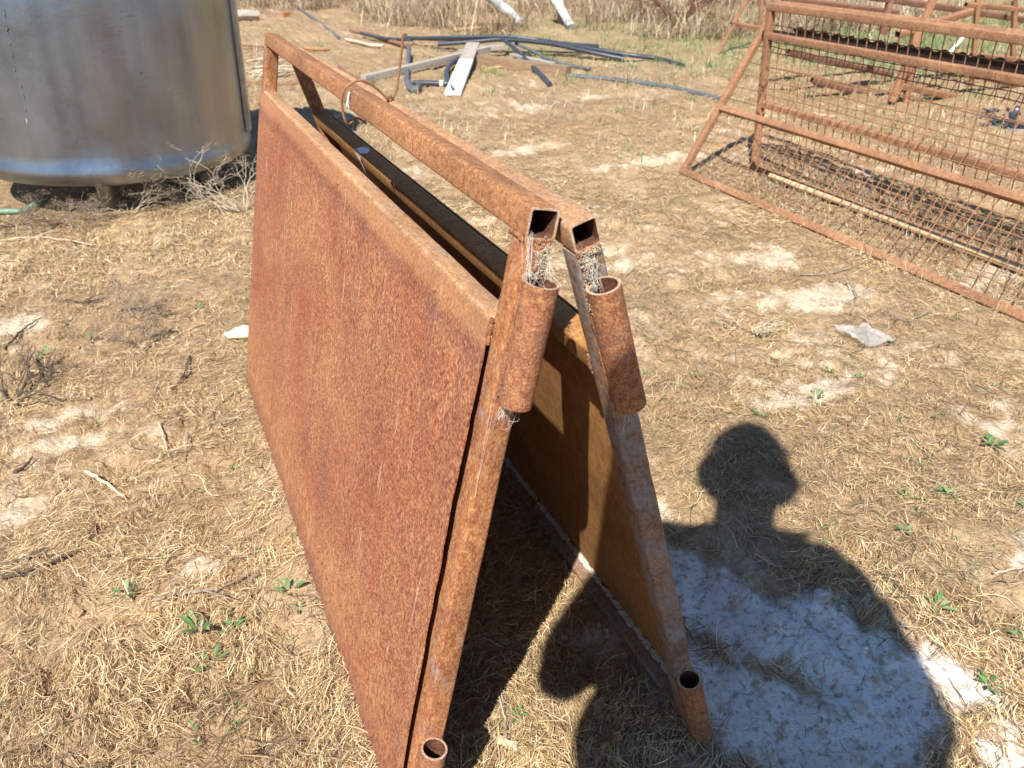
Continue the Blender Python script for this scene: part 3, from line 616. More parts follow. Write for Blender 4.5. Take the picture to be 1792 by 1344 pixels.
# corrugated strip
mb = MB(); nn = 260; vs = []
for s_ in (0, 1):
    for i in range(nn):
        yy = -.1+2.02*i/(nn-1); wv = .006*sin(2*pi*yy/.062)
        for (xx, zz) in ((2.178, .545), (2.245, .488)):
            n_ = np.array([.55, 0, .83]); q = np.array([xx, yy, zz])+n_*(wv-.0009*s_)+np.array([0, 0, .004*sin(yy*3)]); vs.append(q)
fs = []
for i in range(nn-1):
    a = 2*i; fs.append((a, a+1, a+3, a+2)); b = 2*nn+2*i; fs.append((b, b+2, b+3, b+1)); fs.append((a, a+2, b+2, b)); fs.append((a+1, b+1, b+3, a+3))
mb.add(vs, fs); o = mb.build('corrugated_strip', M_corr, smooth=True); tag(o, 'dark offcut of corrugated iron hung along the back of the upright mesh hurdle', 'iron sheet')

# rusty yard frames further back
def ptube(mb, pts, r, z, k=5): mb.tube(catmull([og(a, b, zz) for (a, b), zz in zip(pts, z)], k), r, 8, True)
def frame(label, tubes, r=.014, mat=M_far, name='yard_frame', cat='frame', group='rusty frames beyond the hurdles'):
    root = empty(name, tuple(tubes[0][0])); root.location = (0, 0, 0)
    for (p, q) in tubes:
        d = np.array(q)-np.array(p); ln = np.linalg.norm(d); d = d/ln; a = np.cross(d, (.3, .9, .2)); a /= np.linalg.norm(a)
        sqtube('bar', p, d, ln, a, np.cross(d, a), mat, root, s=r*2, jit=.001, n=5)
    tag(root, label, cat, group); return root
def up(px, py, z): g = og(px, py); return np.array([g[0], g[1], z])
Q = lambda px, py, z=0.0: og(px, py, z)
g = Q(1257, 93); gx_, gy_ = g[0], g[1]
def inpl(px, py, y): return plY(px, py, y)
frame('rusty stand with a splayed leg and crossbar at the edge of the dry grass', [(inpl(1256, 95, gy_), inpl(1330, -45, gy_)), (inpl(1279, 40, gy_), inpl(1345, 52, gy_)), (inpl(1330, 45, gy_+.25), inpl(1335, -30, gy_+.25)), (inpl(1256, 92, gy_), inpl(1340, 118, gy_))], .013)
g = Q(1600, 175); Yb = g[1]
fr = [(inpl(1560, 178, Yb), inpl(1640, -20, Yb)), (inpl(1585, 185, Yb), inpl(1605, 40, Yb)), (inpl(1570, 60, Yb), inpl(1700, 20, Yb)), (inpl(1575, 150, Yb), inpl(1700, 175, Yb)), (inpl(1640, 110, Yb), inpl(1780, 150, Yb))]
frame('broken rusty trestle of heavy bars behind the mesh hurdles', fr, .017)
Yb = Q(1700, 150)[1]
frame('rusty post frame with curved top rail at the far right', [(inpl(1700, 160, Yb), inpl(1712, -10, Yb)), (inpl(1770, 170, Yb), inpl(1776, 0, Yb)), (inpl(1690, 8, Yb), inpl(1830, 20, Yb)), (inpl(1700, 95, Yb), inpl(1830, 110, Yb))], .013)
Yb = 2.9
frame('long rusty rail panel across the top right, above the corrugated iron', [(inpl(1470, -14, Yb), inpl(1830, 40, Yb)), (inpl(1370, -2, Yb+.3), inpl(1570, 22, Yb+.3)), (inpl(1545, 60, Yb), inpl(1558, 0, Yb)), (inpl(1380, 90, 3.1), inpl(1560, 130, 3.1)), (inpl(1420, 140, 3.0), inpl(1560, 175, 3.0))], .016, M_fard)
# pale and blue scraps among the frames
for (a, b, mat, nm, lab) in (((1592, 105), (1576, 152), M_white, 'white_stake', 'white stake leaning among the rusty trestle bars'), ((1690, 60), (1660, 95), M_white, 'white_stake', 'short white stake by the curved rusty frame'), ((1600, 92), (1588, 118), simple('blue_plastic', (.04, .07, .16), .5), 'blue_handle', 'dark blue handle on the rusty trestle')):
    g = Q(1590, 170)[1]-.05; p = inpl(*a, g); q = inpl(*b, g); mb = MB(); mb.tube([p, (p+q)/2, q], .009, 8); tag(mb.build(nm, mat, smooth=True), lab, nm.split('_')[1])
# black scrap at the right edge
tg = empty('tangled_black_hose'); tag(tg, 'tangle of black hose on the ground behind the right end of the hurdles', 'hose'); c_ = np.array(on(1765, 222))
for i in range(24):
    d = np.random.randn(3); d[2] = abs(d[2])*.6; d /= np.linalg.norm(d); p = c_+np.random.randn(3)*np.array([.05, .08, .01]); p[2] = c_[2]+.005
    mb = MB(); mb.tube(catmull([p, p+d*.06+np.random.randn(3)*.01, p+d*.11+np.array([0, 0, -.01])], 4), random.uniform(.005, .012), 6); mb.build('hose_loop', M_poly, tg, smooth=True)

# ------------------------------------------------------------------ timber and poly pipe heap
def z2(x, y): return (x/1.991+400, y/1.991)
def plank(label, a, b, za, zb, wd, th, mat, name='plank', cat='plank', group=None, rot=0.0):
    p = og(*a, za); q = og(*b, zb); d = q-p; ln = np.linalg.norm(d); d /= ln; s_ = np.cross(d, ZZ); s_ /= np.linalg.norm(s_); n_ = np.cross(s_, d)
    s2 = s_*cos(rot)+n_*sin(rot); n2_ = -s_*sin(rot)+n_*cos(rot)
    mb = MB(); mb.box((0, 0, 0), ln/2, wd/2, th/2, jit=.0015); o = mb.build(name, mat, bevel=.0015)
    o.matrix_world = m4(d, s2, n2_, (p+q)/2); return tag(o, label, cat, group), (p, q, d, s2, n2_)
root = empty('half_painted_plank'); tag(root, 'plank painted white on its lower half, propped against the pipe heap', 'plank')
a = z2(852, 152); b = z2(782, 326); mid_ = z2(826, 216)
p = og(*a, .085); q = og(*b, .014); d = q-p; ln = np.linalg.norm(d); d /= ln; s_ = np.cross(d, ZZ); s_ /= np.linalg.norm(s_); n_ = np.cross(s_, d)
root.matrix_world = m4(d, s_, n_, p)
mb = MB(); mb.box((ln/2, 0, 0), ln/2, .048, .009, jit=.0012); mb.build('board', M_wood, root, bevel=.0015)
mb = MB(); mb.box((ln*.70, 0, .0007), ln*.305, .0488, .0098); mb.build('white_paint_coat', M_white, root, bevel=.001)
plank('long grey timber lying with one end on the heap', z2(470, 276), z2(905, 172), .025, .06, .05, .045, M_wood, 'timber_beam', 'timber')
plank('grey beam bearing the black pipes at the heap centre', z2(800, 182), z2(962, 160), .05, .07, .05, .03, M_wood, 'timber_beam', 'timber')
plank('squared brown beam with cut end at the right of the heap', z2(875, 208), z2(1185, 250), .035, .035, .06, .065, M_wood2, 'timber_beam', 'timber')
plank('weathered slab resting on top of the squared brown beam', z2(985, 190), z2(1130, 222), .062, .055, .04, .015, M_wood, 'timber_slab', 'timber')
plank('short tan board on bare soil beyond the pipe heap', z2(785, 102), z2(940, 92), .012, .012, .06, .02, M_woody, 'tan_board', 'board')
plank('thin pale batten crossing the right half of the heap', z2(1060, 178), z2(1240, 184), .01, .01, .02, .012, M_wood, 'batten', 'batten')
plank('short weathered block beside the squared beam', z2(900, 245), z2(950, 235), .012, .012, .04, .02, M_woody, 'wood_block', 'block')
def pipe(label, pts, zs, r, mat, name='poly_pipe', cat='pipe', group='black pipes heaped with timber', k=6):
    mb = MB(); mb.tube(catmull([og(*z2(a, b), z) for (a, b), z in zip(pts, zs)], k), r, 10, True)
    return tag(mb.build(name, mat, smooth=True), label, cat, group)
R1 = .0155
pipe('longest black pipe, running from the upright wire to the far right tip', [(605, 132), (760, 136), (940, 132), (1080, 140), (1250, 168), (1400, 192), (1500, 205), (1585, 230)], [.05, .08, .10, .10, .07, .04, .02, .012], R1, M_poly)
pipe('black pipe ending halfway along the longest one', [(730, 154), (850, 146), (960, 138), (1120, 152), (1260, 182), (1380, 206)], [.06, .08, .10, .09, .05, .015], R1*1.05, M_poly)
pipe('black pipe slanting down the near side of the heap', [(955, 136), (1000, 172), (1060, 232), (1120, 294)], [.11, .08, .04, .014], R1, M_poly)
pipe('dusty pipe bowed low behind the slanting one', [(1000, 152), (1060, 178), (1110, 206), (1180, 226), (1260, 240)], [.07, .05, .03, .014, .01], R1*.7, M_polyd)
pipe('black pipe snaking over bare ground to the mesh hurdles', [(1180, 265), (1290, 272), (1400, 285), (1500, 298), (1600, 318), (1720, 348)], [.012]*6, R1*.95, M_polyd)
pipe('black pipe lying just above the longest one', [(690, 132), (800, 130), (960, 127), (1040, 134), (1180, 152), (1290, 160)], [.09, .105, .12, .11, .08, .06], R1*.8, M_poly)
pipe('curved black hose end in front of the white plank', [(800, 205), (768, 232), (758, 262), (770, 295), (786, 322)], [.05, .04, .03, .02, .016], R1*1.0, M_poly)
pipe('rusty pipe bowing into the left of the heap', [(428, 107), (500, 122), (560, 142), (625, 160)], [.02, .02, .02, .03], R1*1.1, M_fard, 'rusty_pipe')
pipe('dark pipe lying over the bowed rusty one', [(460, 116), (520, 130), (580, 137), (640, 138)], [.04, .035, .04, .05], R1*.8, M_poly)
pipe('rusty pipe on the ground left of the big gate top', [(55, 292), (150, 294), (250, 292), (330, 292)], [.012]*4, R1*.9, M_fard, 'rusty_pipe', group='loose pipes on the ground')
pipe('brown rusty rod between the gate and the long grey timber', [(385, 232), (420, 262), (455, 274), (500, 292)], [.014]*4, R1*.8, M_fard, 'rusty_pipe', group='loose pipes on the ground')
pipe('grey stiff pipe entering from the top left', [(180, -18), (250, 32), (320, 82), (384, 132)], [.012]*4, R1*.9, M_polyd, 'grey_pipe', group='loose pipes on the ground')
fit = empty('pipe_fitting'); tag(fit, 'grey pipe assembly with elbow bend and white band at the left of the white plank', 'pipe fitting')
mb = MB(); mb.tube(catmull([og(*z2(628, 165), .06), og(*z2(626, 215), .04), og(*z2(622, 262), .025), og(*z2(625, 285), .02)], 5), R1, 10); mb.build('riser', M_polyd, fit, smooth=True)
mb = MB(); mb.tube(catmull([og(*z2(620, 276), .02), og(*z2(632, 305), .02), og(*z2(650, 312), .02), og(*z2(664, 300), .02)], 5), R1*1.25, 10); mb.build('elbow', M_polyd, fit, smooth=True)
mb = MB(); mb.tube([og(*z2(640, 288), .02), og(*z2(700, 290), .02), og(*z2(735, 291), .02)], [R1*.9, R1*1.2, R1*1.1], 10); mb.build('barrel', M_poly, fit, smooth=True)
mb = MB(); mb.tube([og(*z2(736, 291), .02), og(*z2(748, 291), .02)], R1*1.3, 10); mb.build('band', M_white, fit, smooth=True)
mb = MB(); mb.tube([og(*z2(749, 291), .02), og(*z2(772, 291), .02)], R1*1.0, 10); mb.build('spigot', M_poly, fit, smooth=True)
# mottled white posts in the grass
for (a, b, za, zb, r, lab) in (((820, -40), (912, 40), .42, .03, .062, 'thick mottled white post fallen into the dry grass'), ((962, -20), (1000, 48), .30, .03, .05, 'thinner mottled white post to the right of the thick one')):
    mb = MB(); p = og(*a, za); q = og(*b, zb); mb.tube([p+(q-p)*t for t in np.linspace(0, 1, 9)], [r*(1-.35*t)*random.uniform(.9, 1.1) for t in np.linspace(0, 1, 9)], 10, True, .1)
    tag(mb.build('white_post', M_whiteb, smooth=True), lab, 'post', 'white posts in the grass')
# brick, log
g = on(500, 30); mb = MB(); mb.box((g[0], g[1], g[2]+.025), .045, .03, .028, (cos(.5), sin(.5), 0), (-sin(.5), cos(.5), 0), jit=.002); tag(mb.build('brick', M_brick, bevel=.002), 'brown brick lying alone on bare soil beyond the tank', 'brick')
g = on(433, 36); mb = MB(); mb.tube([(g[0]-.16, g[1]+.02, g[2]+.04), (g[0], g[1], g[2]+.045), (g[0]+.12, g[1]-.01, g[2]+.035)], [.05, .05, .04], 10, True, .15); tag(mb.build('log', M_wood, smooth=True), 'short grey log at the edge of the tank', 'log')
# bundle of pale sticks between tank and gate
bd = empty('stick_bundle'); tag(bd, 'tangle of bleached sticks between the tank and the far gate post', 'sticks')
for i in range(46):
    p = np.array(on(random.uniform(425, 468), random.uniform(96, 138), random.uniform(.002, .03))); a = random.uniform(-.6, .9); l = random.uniform(.06, .16)
    mb = MB(); mb.tube(catmull([p, p+np.array([l*cos(a), l*sin(a), random.uniform(-.01, .02)])+np.random.randn(3)*.01, p+np.array([2*l*cos(a+.2), 2*l*sin(a+.2), 0])], 3), random.uniform(.003, .006), 5); mb.build('stick', M_stickp, bd, smooth=True)
pipe('dark rod lying above the tangle of bleached sticks', [(50, 158), (110, 162), (200, 166)], [.03]*3, .008, M_fard, 'rusty_rod', group='loose pipes on the ground')
pipe('stubby tan stick beyond the far end of the gate', [(265, 168), (310, 172), (352, 170)], [.012]*3, .012, M_brick, 'tan_stick', 'stick', 'loose sticks on the ground')
pipe('bleached knobbly stick left of the bowed rusty pipe', [(410, 138), (450, 146), (490, 156), (540, 160)], [.015]*4, .013, M_stickp, 'bleached_stick', 'stick', 'loose sticks on the ground')
# green hose
mb = MB(); mb.tube(catmull([on(-60, 372, .012), on(0, 371, .012), on(35, 369, .012), on(60, 360, .014), on(84, 349, .016)], 6), [.011]*18+[.012, .013, .013, .011, .007, .005, .003][:7], 10) if False else mb.tube(catmull([on(-60, 372, .012), on(0, 371, .012), on(35, 369, .012), on(60, 360, .016), on(84, 349, .022)], 6), list(np.interp(range(25), [0, 14, 18, 21, 24], [.010, .010, .0125, .010, .004])), 10)
tag(mb.build('green_hose', M_hose, smooth=True), 'end of a pale green hose on the ground in front of the tank', 'hose')
# cream stone behind gate edge, plastic scrap, small stones
def blob(name, c, r, mat, label, cat, sq=(1, 1, .5), seed=0, amp=.3, sub=3, group=None):
    bm = bmesh.new(); bmesh.ops.create_icosphere(bm, subdivisions=sub, radius=1)
    for v in bm.verts:
        n = float(fbm(np.array([v.co.x*1.3+seed*7.1+v.co.z]), np.array([v.co.y*1.3+v.co.z*.7]), 1.4, 3, seed)[0]); f = 1+amp*(n-.5)*2
        v.co = Vector((v.co.x*f*r*sq[0], v.co.y*f*r*sq[1], v.co.z*f*r*sq[2]))
    me = bpy.data.meshes.new(name); bm.to_mesh(me); bm.free(); me.polygons.foreach_set('use_smooth', [True]*len(me.polygons)); me.materials.append(mat)
    o = bpy.data.objects.new(name, me); COL.objects.link(o); o.location = c; return tag(o, label, cat, group)
g = on(414, 590); blob('cream_stone', (g[0]+.02, g[1], g[2]+.006), .045, M_stone, 'flat cream stone half hidden behind the far edge of the sheet', 'stone', (1.1, .6, .4), 3, .5)
g = on(43, 978); blob('round_stone', (g[0], g[1], g[2]+.004), .009, M_stone, 'small round tan stone among straw at the far left', 'stone', (1, .9, .8), 5, .15)
g = on(1432, 1210)
root = None
bm = bmesh.new(); bmesh.ops.create_grid(bm, x_segments=22, y_segments=18, size=1); g = on(1514, 596)
for v in bm.verts:
    x_, y_ = v.co.x, v.co.y; n = float(fbm(np.array([x_+4]), np.array([y_+2]), 1.3, 2, 77)[0]); e = float(fbm(np.array([math.atan2(y_, x_)*1.5]), np.array([3.0]), 2, 2, 7)[0])
    k = .7+.5*e; v.co = Vector((x_*.042*k+.012*n, y_*.052*k-.02*x_*.5, .004+.05*abs(n-.45)+.001*random.random()))
me = bpy.data.meshes.new('plastic_scrap'); bm.to_mesh(me); bm.free(); mp, N, L, B = nmat('thin_clear_plastic'); B.inputs['Base Color'].default_value = (.62, .61, .58, 1); B.inputs['Roughness'].default_value = .3; B.inputs['Alpha'].default_value = .24
me.materials.append(mp); o = bpy.data.objects.new('plastic_scrap', me); COL.objects.link(o); o.location = (g[0], g[1], g[2]+.006); sm = o.modifiers.new('s', 'SOLIDIFY'); sm.thickness = .0006
tag(o, 'crumpled scrap of clear plastic on the ground right of the gates', 'litter')

# ------------------------------------------------------------------ sticks and twigs lying about
def twig(label, pts, r, mat, name='twig', branches=2, dz=.006, group='loose sticks on the ground'):
    P = [np.array(on(a, b, dz+r*.6)) for (a, b) in pts]; C_ = catmull(P, 5); C_ = [q+np.random.randn(3)*r*.35 for q in C_]
    mb = MB(); m_ = len(C_); mb.tube(C_, [r*(1-.55*i/m_)*random.uniform(.85, 1.15) for i in range(m_)], 6, True, .3)
    for k in range(branches):
        i = random.randrange(2, m_-1); t = C_[min(i+1, m_-1)]-C_[i-1]; t /= np.linalg.norm(t); s_ = np.cross(t, ZZ)*random.choice((-1, 1)); l = random.uniform(5, 14)*r*1.6
        e = C_[i]+(t*.7+s_*.6)*l+np.array([0, 0, random.uniform(0, .4)*l]); mb.tube(catmull([C_[i], (C_[i]+e)/2+np.random.randn(3)*r*.5, e], 3), [r*.5, r*.45, r*.4, r*.3, r*.25, r*.2, r*.15][:4], 5, True, .3)
    return tag(mb.build(name, mat, smooth=True), label, 'stick', group)
TW = [('pale stripped stick lying loose left of the sheeted gate', [(150, 825), (180, 842), (216, 868)], .0042, M_stickp, 0),
 ('long grey forked stick at lower left', [(270, 1048), (330, 1038), (390, 1026), (432, 1008)], .0035, M_stick, 1),
 ('short thick dark stick end near the left border', [(28, 828), (42, 815), (56, 802)], .004, M_stickd, 0),
 ('dark twig rising from soil above the pale patch', [(300, 680), (318, 662), (330, 636), (336, 610)], .0026, M_stickd, 3),
 ('dark bent branch on the pale clay at far left', [(8, 612), (30, 590), (50, 570), (72, 555)], .0032, M_stickd, 1),
 ('grey branch lying across litter below the tank', [(0, 418), (50, 416), (100, 418), (160, 428)], .004, M_stickp, 3),
 ('dark brittle branch lying above the small seedlings', [(115, 526), (150, 528), (185, 522)], .0035, M_stickd, 3),
 ('grey brown stick at mid left beside its fork', [(235, 541), (262, 538), (290, 534)], .003, M_stickd, 1),
 ('dark stick casting a hard shadow at left centre', [(248, 612), (266, 600), (286, 584)], .003, M_stick, 0),
 ('bowed grey twig near the gate edge', [(364, 748), (380, 710), (410, 686)], .0022, M_stick, 1),
 ('blunt grey stick close to the gate edge', [(385, 745), (405, 735), (424, 722)], .0032, M_stick, 0),
 ('dark stick standing off a buried root at left', [(60, 628), (70, 650), (80, 672)], .003, M_stickd, 1),
 ('thin forked twig at lower left centre', [(155, 938), (162, 925), (170, 918)], .0045, M_stickd, 0),
 ('long dark root lying near the left edge', [(5, 1010), (40, 1000), (90, 985), (130, 968)], .0035, M_stickd, 2),
 ('second dark root just above the long one', [(10, 985), (50, 975), (80, 958)], .003, M_stickd, 1),
 ('small upright forked twig right of the grey stick', [(435, 1048), (437, 1026), (434, 1008)], .0022, M_stick, 1),
 ('dead stem lying near the centre left', [(278, 738), (288, 770), (296, 800)], .0022, M_stickp, 1),
 ('second dead stem beside the first at centre left', [(330, 760), (326, 785), (322, 808)], .0022, M_stick, 1),
 ('curved pale straw-like stick in the photographer shadow', [(1550, 1065), (1575, 1075), (1600, 1100), (1610, 1118)], .0024, M_stick, 0),
 ('long pale stalk among straw at right', [(1740, 1000), (1765, 996), (1800, 990)], .0018, M_stickp, 0),
 ('pale short stick at the shadow margin', [(1505, 949), (1516, 957), (1528, 965)], .0024, M_stickp, 0),
 ('dark thin roots right of the plastic, upper one', [(1400, 480), (1440, 478), (1480, 470), (1510, 455)], .0026, M_stick, 4),
 ('dark thin roots right of the plastic, lower one', [(1490, 545), (1498, 520), (1480, 495), (1450, 488)], .0026, M_stick, 4),
 ('curled brown root inside the lit strip between the gates', [(880, 1300), (884, 1265), (878, 1225), (868, 1195)], .0035, M_stick, 0),
 ('pale chip of bark on the lit strip between the gates', [(874, 1290), (892, 1300), (905, 1312)], .006, M_stickp, 0),
 ('twig under the lower hinge sleeve of the leaning gate', [(1255, 1340), (1252, 1310), (1248, 1290)], .0022, M_stick, 2)]
for (lab, pts, r, mat, nb) in TW: twig(lab, pts, r, mat, branches=nb)

# ------------------------------------------------------------------ dead bushes
def bush(label, base, n, hh, spread, mat, name='dead_bush', heads=True, lean=(0, 0), rbase=.003, seed=0):
    random.seed(seed); np.random.seed(seed); root = empty(name, base); mb = MB(); tips = []
    def grow(p, d, l, r, depth):
        q = p+d*l; m_ = (p+q)/2+np.random.randn(3)*l*.08; mb.tube(catmull([p, m_, q], 2), [r, r*.9, r*.8, r*.7, r*.62][:5], 5, False)
        if depth == 0: tips.append(q); return
        for k in range(random.choice((2, 2, 3))):
            e = d+np.random.randn(3)*.48; e[2] = e[2]*.7+.08; e /= np.linalg.norm(e); grow(q, e, l*random.uniform(.6, .85), r*.62, depth-1)
    for i in range(n):
        a = random.uniform(0, 2*pi); d = np.array([cos(a)*spread+lean[0], sin(a)*spread+lean[1], random.uniform(.35, 1)]); d /= np.linalg.norm(d)
        grow(np.array([cos(a), sin(a), 0])*.012, d, hh*random.uniform(.3, .5), rbase, 3)
    mb.build('stems', mat, root, smooth=True)
    if heads:
        hb = MB()
        for t in tips:
            if random.random() < .75:
                for k in range(26):
                    q = t+np.random.randn(3)*.0065; d = np.random.randn(3); d /= np.linalg.norm(d); e = np.cross(d, [.3, .2, 1]); e /= np.linalg.norm(e); l = random.uniform(.002, .006)
                    hb.add([q-e*.0012, q+e*.0012, q+d*l], [(0, 1, 2)])
        o = hb.build('seed_heads', simple('seed_head_brown', (.30, .23, .16), .95, .3, 200, 0), root); o['kind'] = 'stuff'
    return tag(root, label, 'dead bush', 'dead bushes in front of the tank')
g = on(352, 345); bush('bleached dead bush with fluffy seed heads between tank and gate', g, 14, .24, .8, M_stickp, lean=(.1, .0), rbase=.0021, seed=4)
g = on(425, 368); bush('bare white-stemmed bush against the far edge of the gate', g, 10, .20, .7, M_stickp, heads=False, lean=(-.3, .2), rbase=.0023, seed=9)
g = on(285, 345); bush('small dead bush in the dark gap beneath the tank edge', g, 12, .15, .8, M_stick, rbase=.0016, seed=12)
g = on(170, 372); bush('low dead bush in front of the middle of the tank', g, 13, .15, 1.0, M_stick, rbase=.0015, seed=15)
g = on(225, 372); bush('low dead bush right of the tank leg', g, 13, .14, 1.1, M_stickp, rbase=.0015, seed=16)
g = on(30, 395); bush('dark dead bush at the left end of the hose', g, 15, .13, 1.2, M_stickd, rbase=.0015, seed=18)
g = on(105, 395); bush('dark low bush just below the hose tip', g, 14, .13, 1.2, M_stick, rbase=.0015, seed=19)
g = on(20, 705); bush('dark twiggy dead bush at the left border', g, 9, .12, 1.2, M_stickd, heads=False, rbase=.003, seed=21)
g = on(238, 560); bush('withered dead plant standing at left centre', g, 6, .10, .5, M_stick, rbase=.002, seed=22)
g = on(232, 600); bush('withered dead plant just below its twin at left centre', g, 5, .08, .6, M_stick, rbase=.0018, seed=23)
g = on(1305, 580); bush('low knot of bleached stems right of the gates', g, 9, .07, 1.1, M_stickp, heads=False, rbase=.0024, seed=24)
g = on(1585, 560); bush('low dark tangle below the hurdle rail', g, 7, .06, 1.3, M_stick, heads=False, rbase=.0018, seed=25)
g = on(1105, 195); bush('two thin upright dry stalks between heap and hurdles', g, 2, .30, .05, M_stickp, heads=False, rbase=.002, seed=31)
g = on(1180, 45, 0); bush('dark reddish dead bush at the back of the dry grass', g, 26, .9, .8, simple('red_brown_stems', (.16, .075, .05), .9, .4, 60, 0), rbase=.006, seed=33)
random.seed(5); np.random.seed(5)

# ------------------------------------------------------------------ straw litter
PALS = np.array([(.72, .56, .33), (.62, .46, .26), (.50, .35, .18), (.38, .25, .13), (.26, .16, .085), (.58, .48, .34), (.16, .10, .06), (.80, .68, .46)])
def strands(n, xy, ln, wd, col, lift, curl, name, mat, label, seg=3, upright=None, sag=None, dirs=None):
    x, y = xy; n = len(x)
    th = dirs if dirs is not None else rng.uniform(0, 2*pi, n)
    kc = rng.normal(0, 1, n)*curl; pts = []
    px_, py_ = x.copy(), y.copy(); a = th.copy()
    z0 = lift; tilt = rng.uniform(-.25, .45, n)
    if upright is None:
        base = hgt(x, y)+z0
        pitch = rng.normal(0, .16, n)
        for i in range(seg+1):
            t = i/seg; zz = hgt(px_, py_)+z0*(1+.8*np.sin(pi*t)*tilt)+ln*.30*np.maximum(0, tilt)*np.sin(pi*t)*.5+.0008
            pts.append(np.stack([px_, py_, zz], 1)); px_ = px_+np.cos(a)*ln/seg; py_ = py_+np.sin(a)*ln/seg; a = a+kc/seg
        side = []
        for i in range(seg+1):
            ang = th+kc*i/seg+pi/2; roll = rng.normal(0, .5, n)*0+tilt*1.2
            side.append(np.stack([np.cos(ang)*np.cos(roll), np.sin(ang)*np.cos(roll), np.sin(roll)], 1))
    else:
        base = hgt(x, y)-.004; lean = upright; side = []
        for i in range(seg+1):
            t = i/seg; out = ln*(lean*t+sag*t*t); zz = base+ln*np.sqrt(np.maximum(.02, 1-np.clip(lean+sag*.7*t, 0, .98)**2))*t
            pts.append(np.stack([x+np.cos(th)*out, y+np.sin(th)*out, zz], 1)); ang = th+pi/2+kc*.3*t; side.append(np.stack([np.cos(ang), np.sin(ang), 0*ang], 1))
    V = np.zeros((n, seg+1, 2, 3), np.float32)
    for i in range(seg+1):
        tp = (1-.75*(i/seg)**2) if upright is not None else (1-.5*abs(2*i/seg-1)**2)
        V[:, i, 0] = pts[i]-side[i]*(wd*tp*.5)[:, None]; V[:, i, 1] = pts[i]+side[i]*(wd*tp*.5)[:, None]
    idx = (np.arange(n)*(2*(seg+1)))[:, None]
    F = np.concatenate([np.stack([idx[:, 0]+2*i, idx[:, 0]+2*i+1, idx[:, 0]+2*i+3, idx[:, 0]+2*i+2], 1) for i in range(seg)])
    C4 = np.ones((n, (seg+1)*2, 4), np.float32); C4[:, :, :3] = col[:, None, :]
    o = np_mesh(name, V.reshape(-1, 3), F, mat, colors=C4.reshape(-1, 4)); tag(o, label, kind='stuff'); return o
def polar(n, rmin, rmax, a0=-.28, a1=1.16, pw=1.3):
    u = rng.uniform(0, 1, n); e = 1-pw
    r = (rmin**e+u*(rmax**e-rmin**e))**(1/e); w_ = .55*np.minimum(1.6, 1/r**1.4); th = a0-w_+rng.uniform(0, 1, n)*(a1-a0+2*w_); return CAM[0]+r*np.sin(th), CAM[1]+r*np.cos(th), r
def palette(n, x, y, w=None):
    k = rng.choice(len(PALS), n, p=w); c = PALS[k]*np.array([1.05, 1.04, .98])*rng.uniform(.82, 1.17, (n, 1))
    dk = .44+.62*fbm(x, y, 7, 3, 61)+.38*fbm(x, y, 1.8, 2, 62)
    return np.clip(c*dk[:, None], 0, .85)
W1 = [.10, .15, .21, .21, .16, .06, .08, .03]
def litter(N_, rmin, rmax, lnr, wdr, liftr, curl, seg, pw=1.3, dens=1.0, name='dry_straw', label='matted dry straw', W=W1):
    x, y, r = polar(N_, rmin, rmax, pw=pw)
    m = straw_f(x, y) > rng.uniform(0, 1, N_)/dens; x, y, r = x[m], y[m], r[m]; n = len(x)
    m2 = ~((np.hypot(x-TC[0], y-TC[1]) < .42)); x, y, r = x[m2], y[m2], r[m2]; n = len(x)
    sc = np.maximum(1, r/1.6)**.55
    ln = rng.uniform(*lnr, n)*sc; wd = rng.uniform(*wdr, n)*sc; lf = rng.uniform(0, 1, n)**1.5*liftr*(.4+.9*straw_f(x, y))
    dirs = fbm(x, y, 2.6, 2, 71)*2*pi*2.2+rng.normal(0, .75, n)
    return strands(n, (x, y), ln, wd, palette(n, x, y, W)*(.74+.42*np.clip(lf/liftr*1.3, 0, 1))[:, None], lf, curl, name, M_straw, label, dirs=dirs, seg=seg)  # lower strands tinted darker: shade inside the mat put into the colour
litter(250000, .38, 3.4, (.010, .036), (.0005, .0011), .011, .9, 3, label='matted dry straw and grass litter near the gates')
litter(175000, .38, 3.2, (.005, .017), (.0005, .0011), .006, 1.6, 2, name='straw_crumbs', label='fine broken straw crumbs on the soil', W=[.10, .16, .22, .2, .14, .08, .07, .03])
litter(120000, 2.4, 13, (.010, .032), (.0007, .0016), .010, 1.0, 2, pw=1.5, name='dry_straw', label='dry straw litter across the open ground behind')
# long coarse strands
x, y, r = polar(5200, .42, 4.0); m = (fbm(x, y, 3.5, 3, 101) > .56-.10*(x < .1)) & (pale_f(x, y) < .5); x, y = x[m], y[m]; n = len(x)
strands(n, (x, y), rng.uniform(.02, .060, n), rng.uniform(.0010, .0022, n), np.array([.13, .09, .06])*rng.uniform(.6, 1.8, (n, 1)), rng.uniform(.003, .012, n), 1.1, 'dark_twig_litter', M_straw, 'small dark broken twigs scattered in the litter', seg=4)
x, y, r = polar(3800, .45, 3.5); m = straw_f(x, y) > rng.uniform(.1, 1.1, len(x)); x, y = x[m], y[m]; n = len(x)
strands(n, (x, y), rng.uniform(.03, .075, n), rng.uniform(.0008, .0015, n), palette(n, x, y, [.3, .25, .1, .05, .02, .13, .0, .15]), rng.uniform(.002, .012, n), .9, 'straw_stalks', M_straw, 'longer pale straw stalks lying on top of the litter', seg=4)

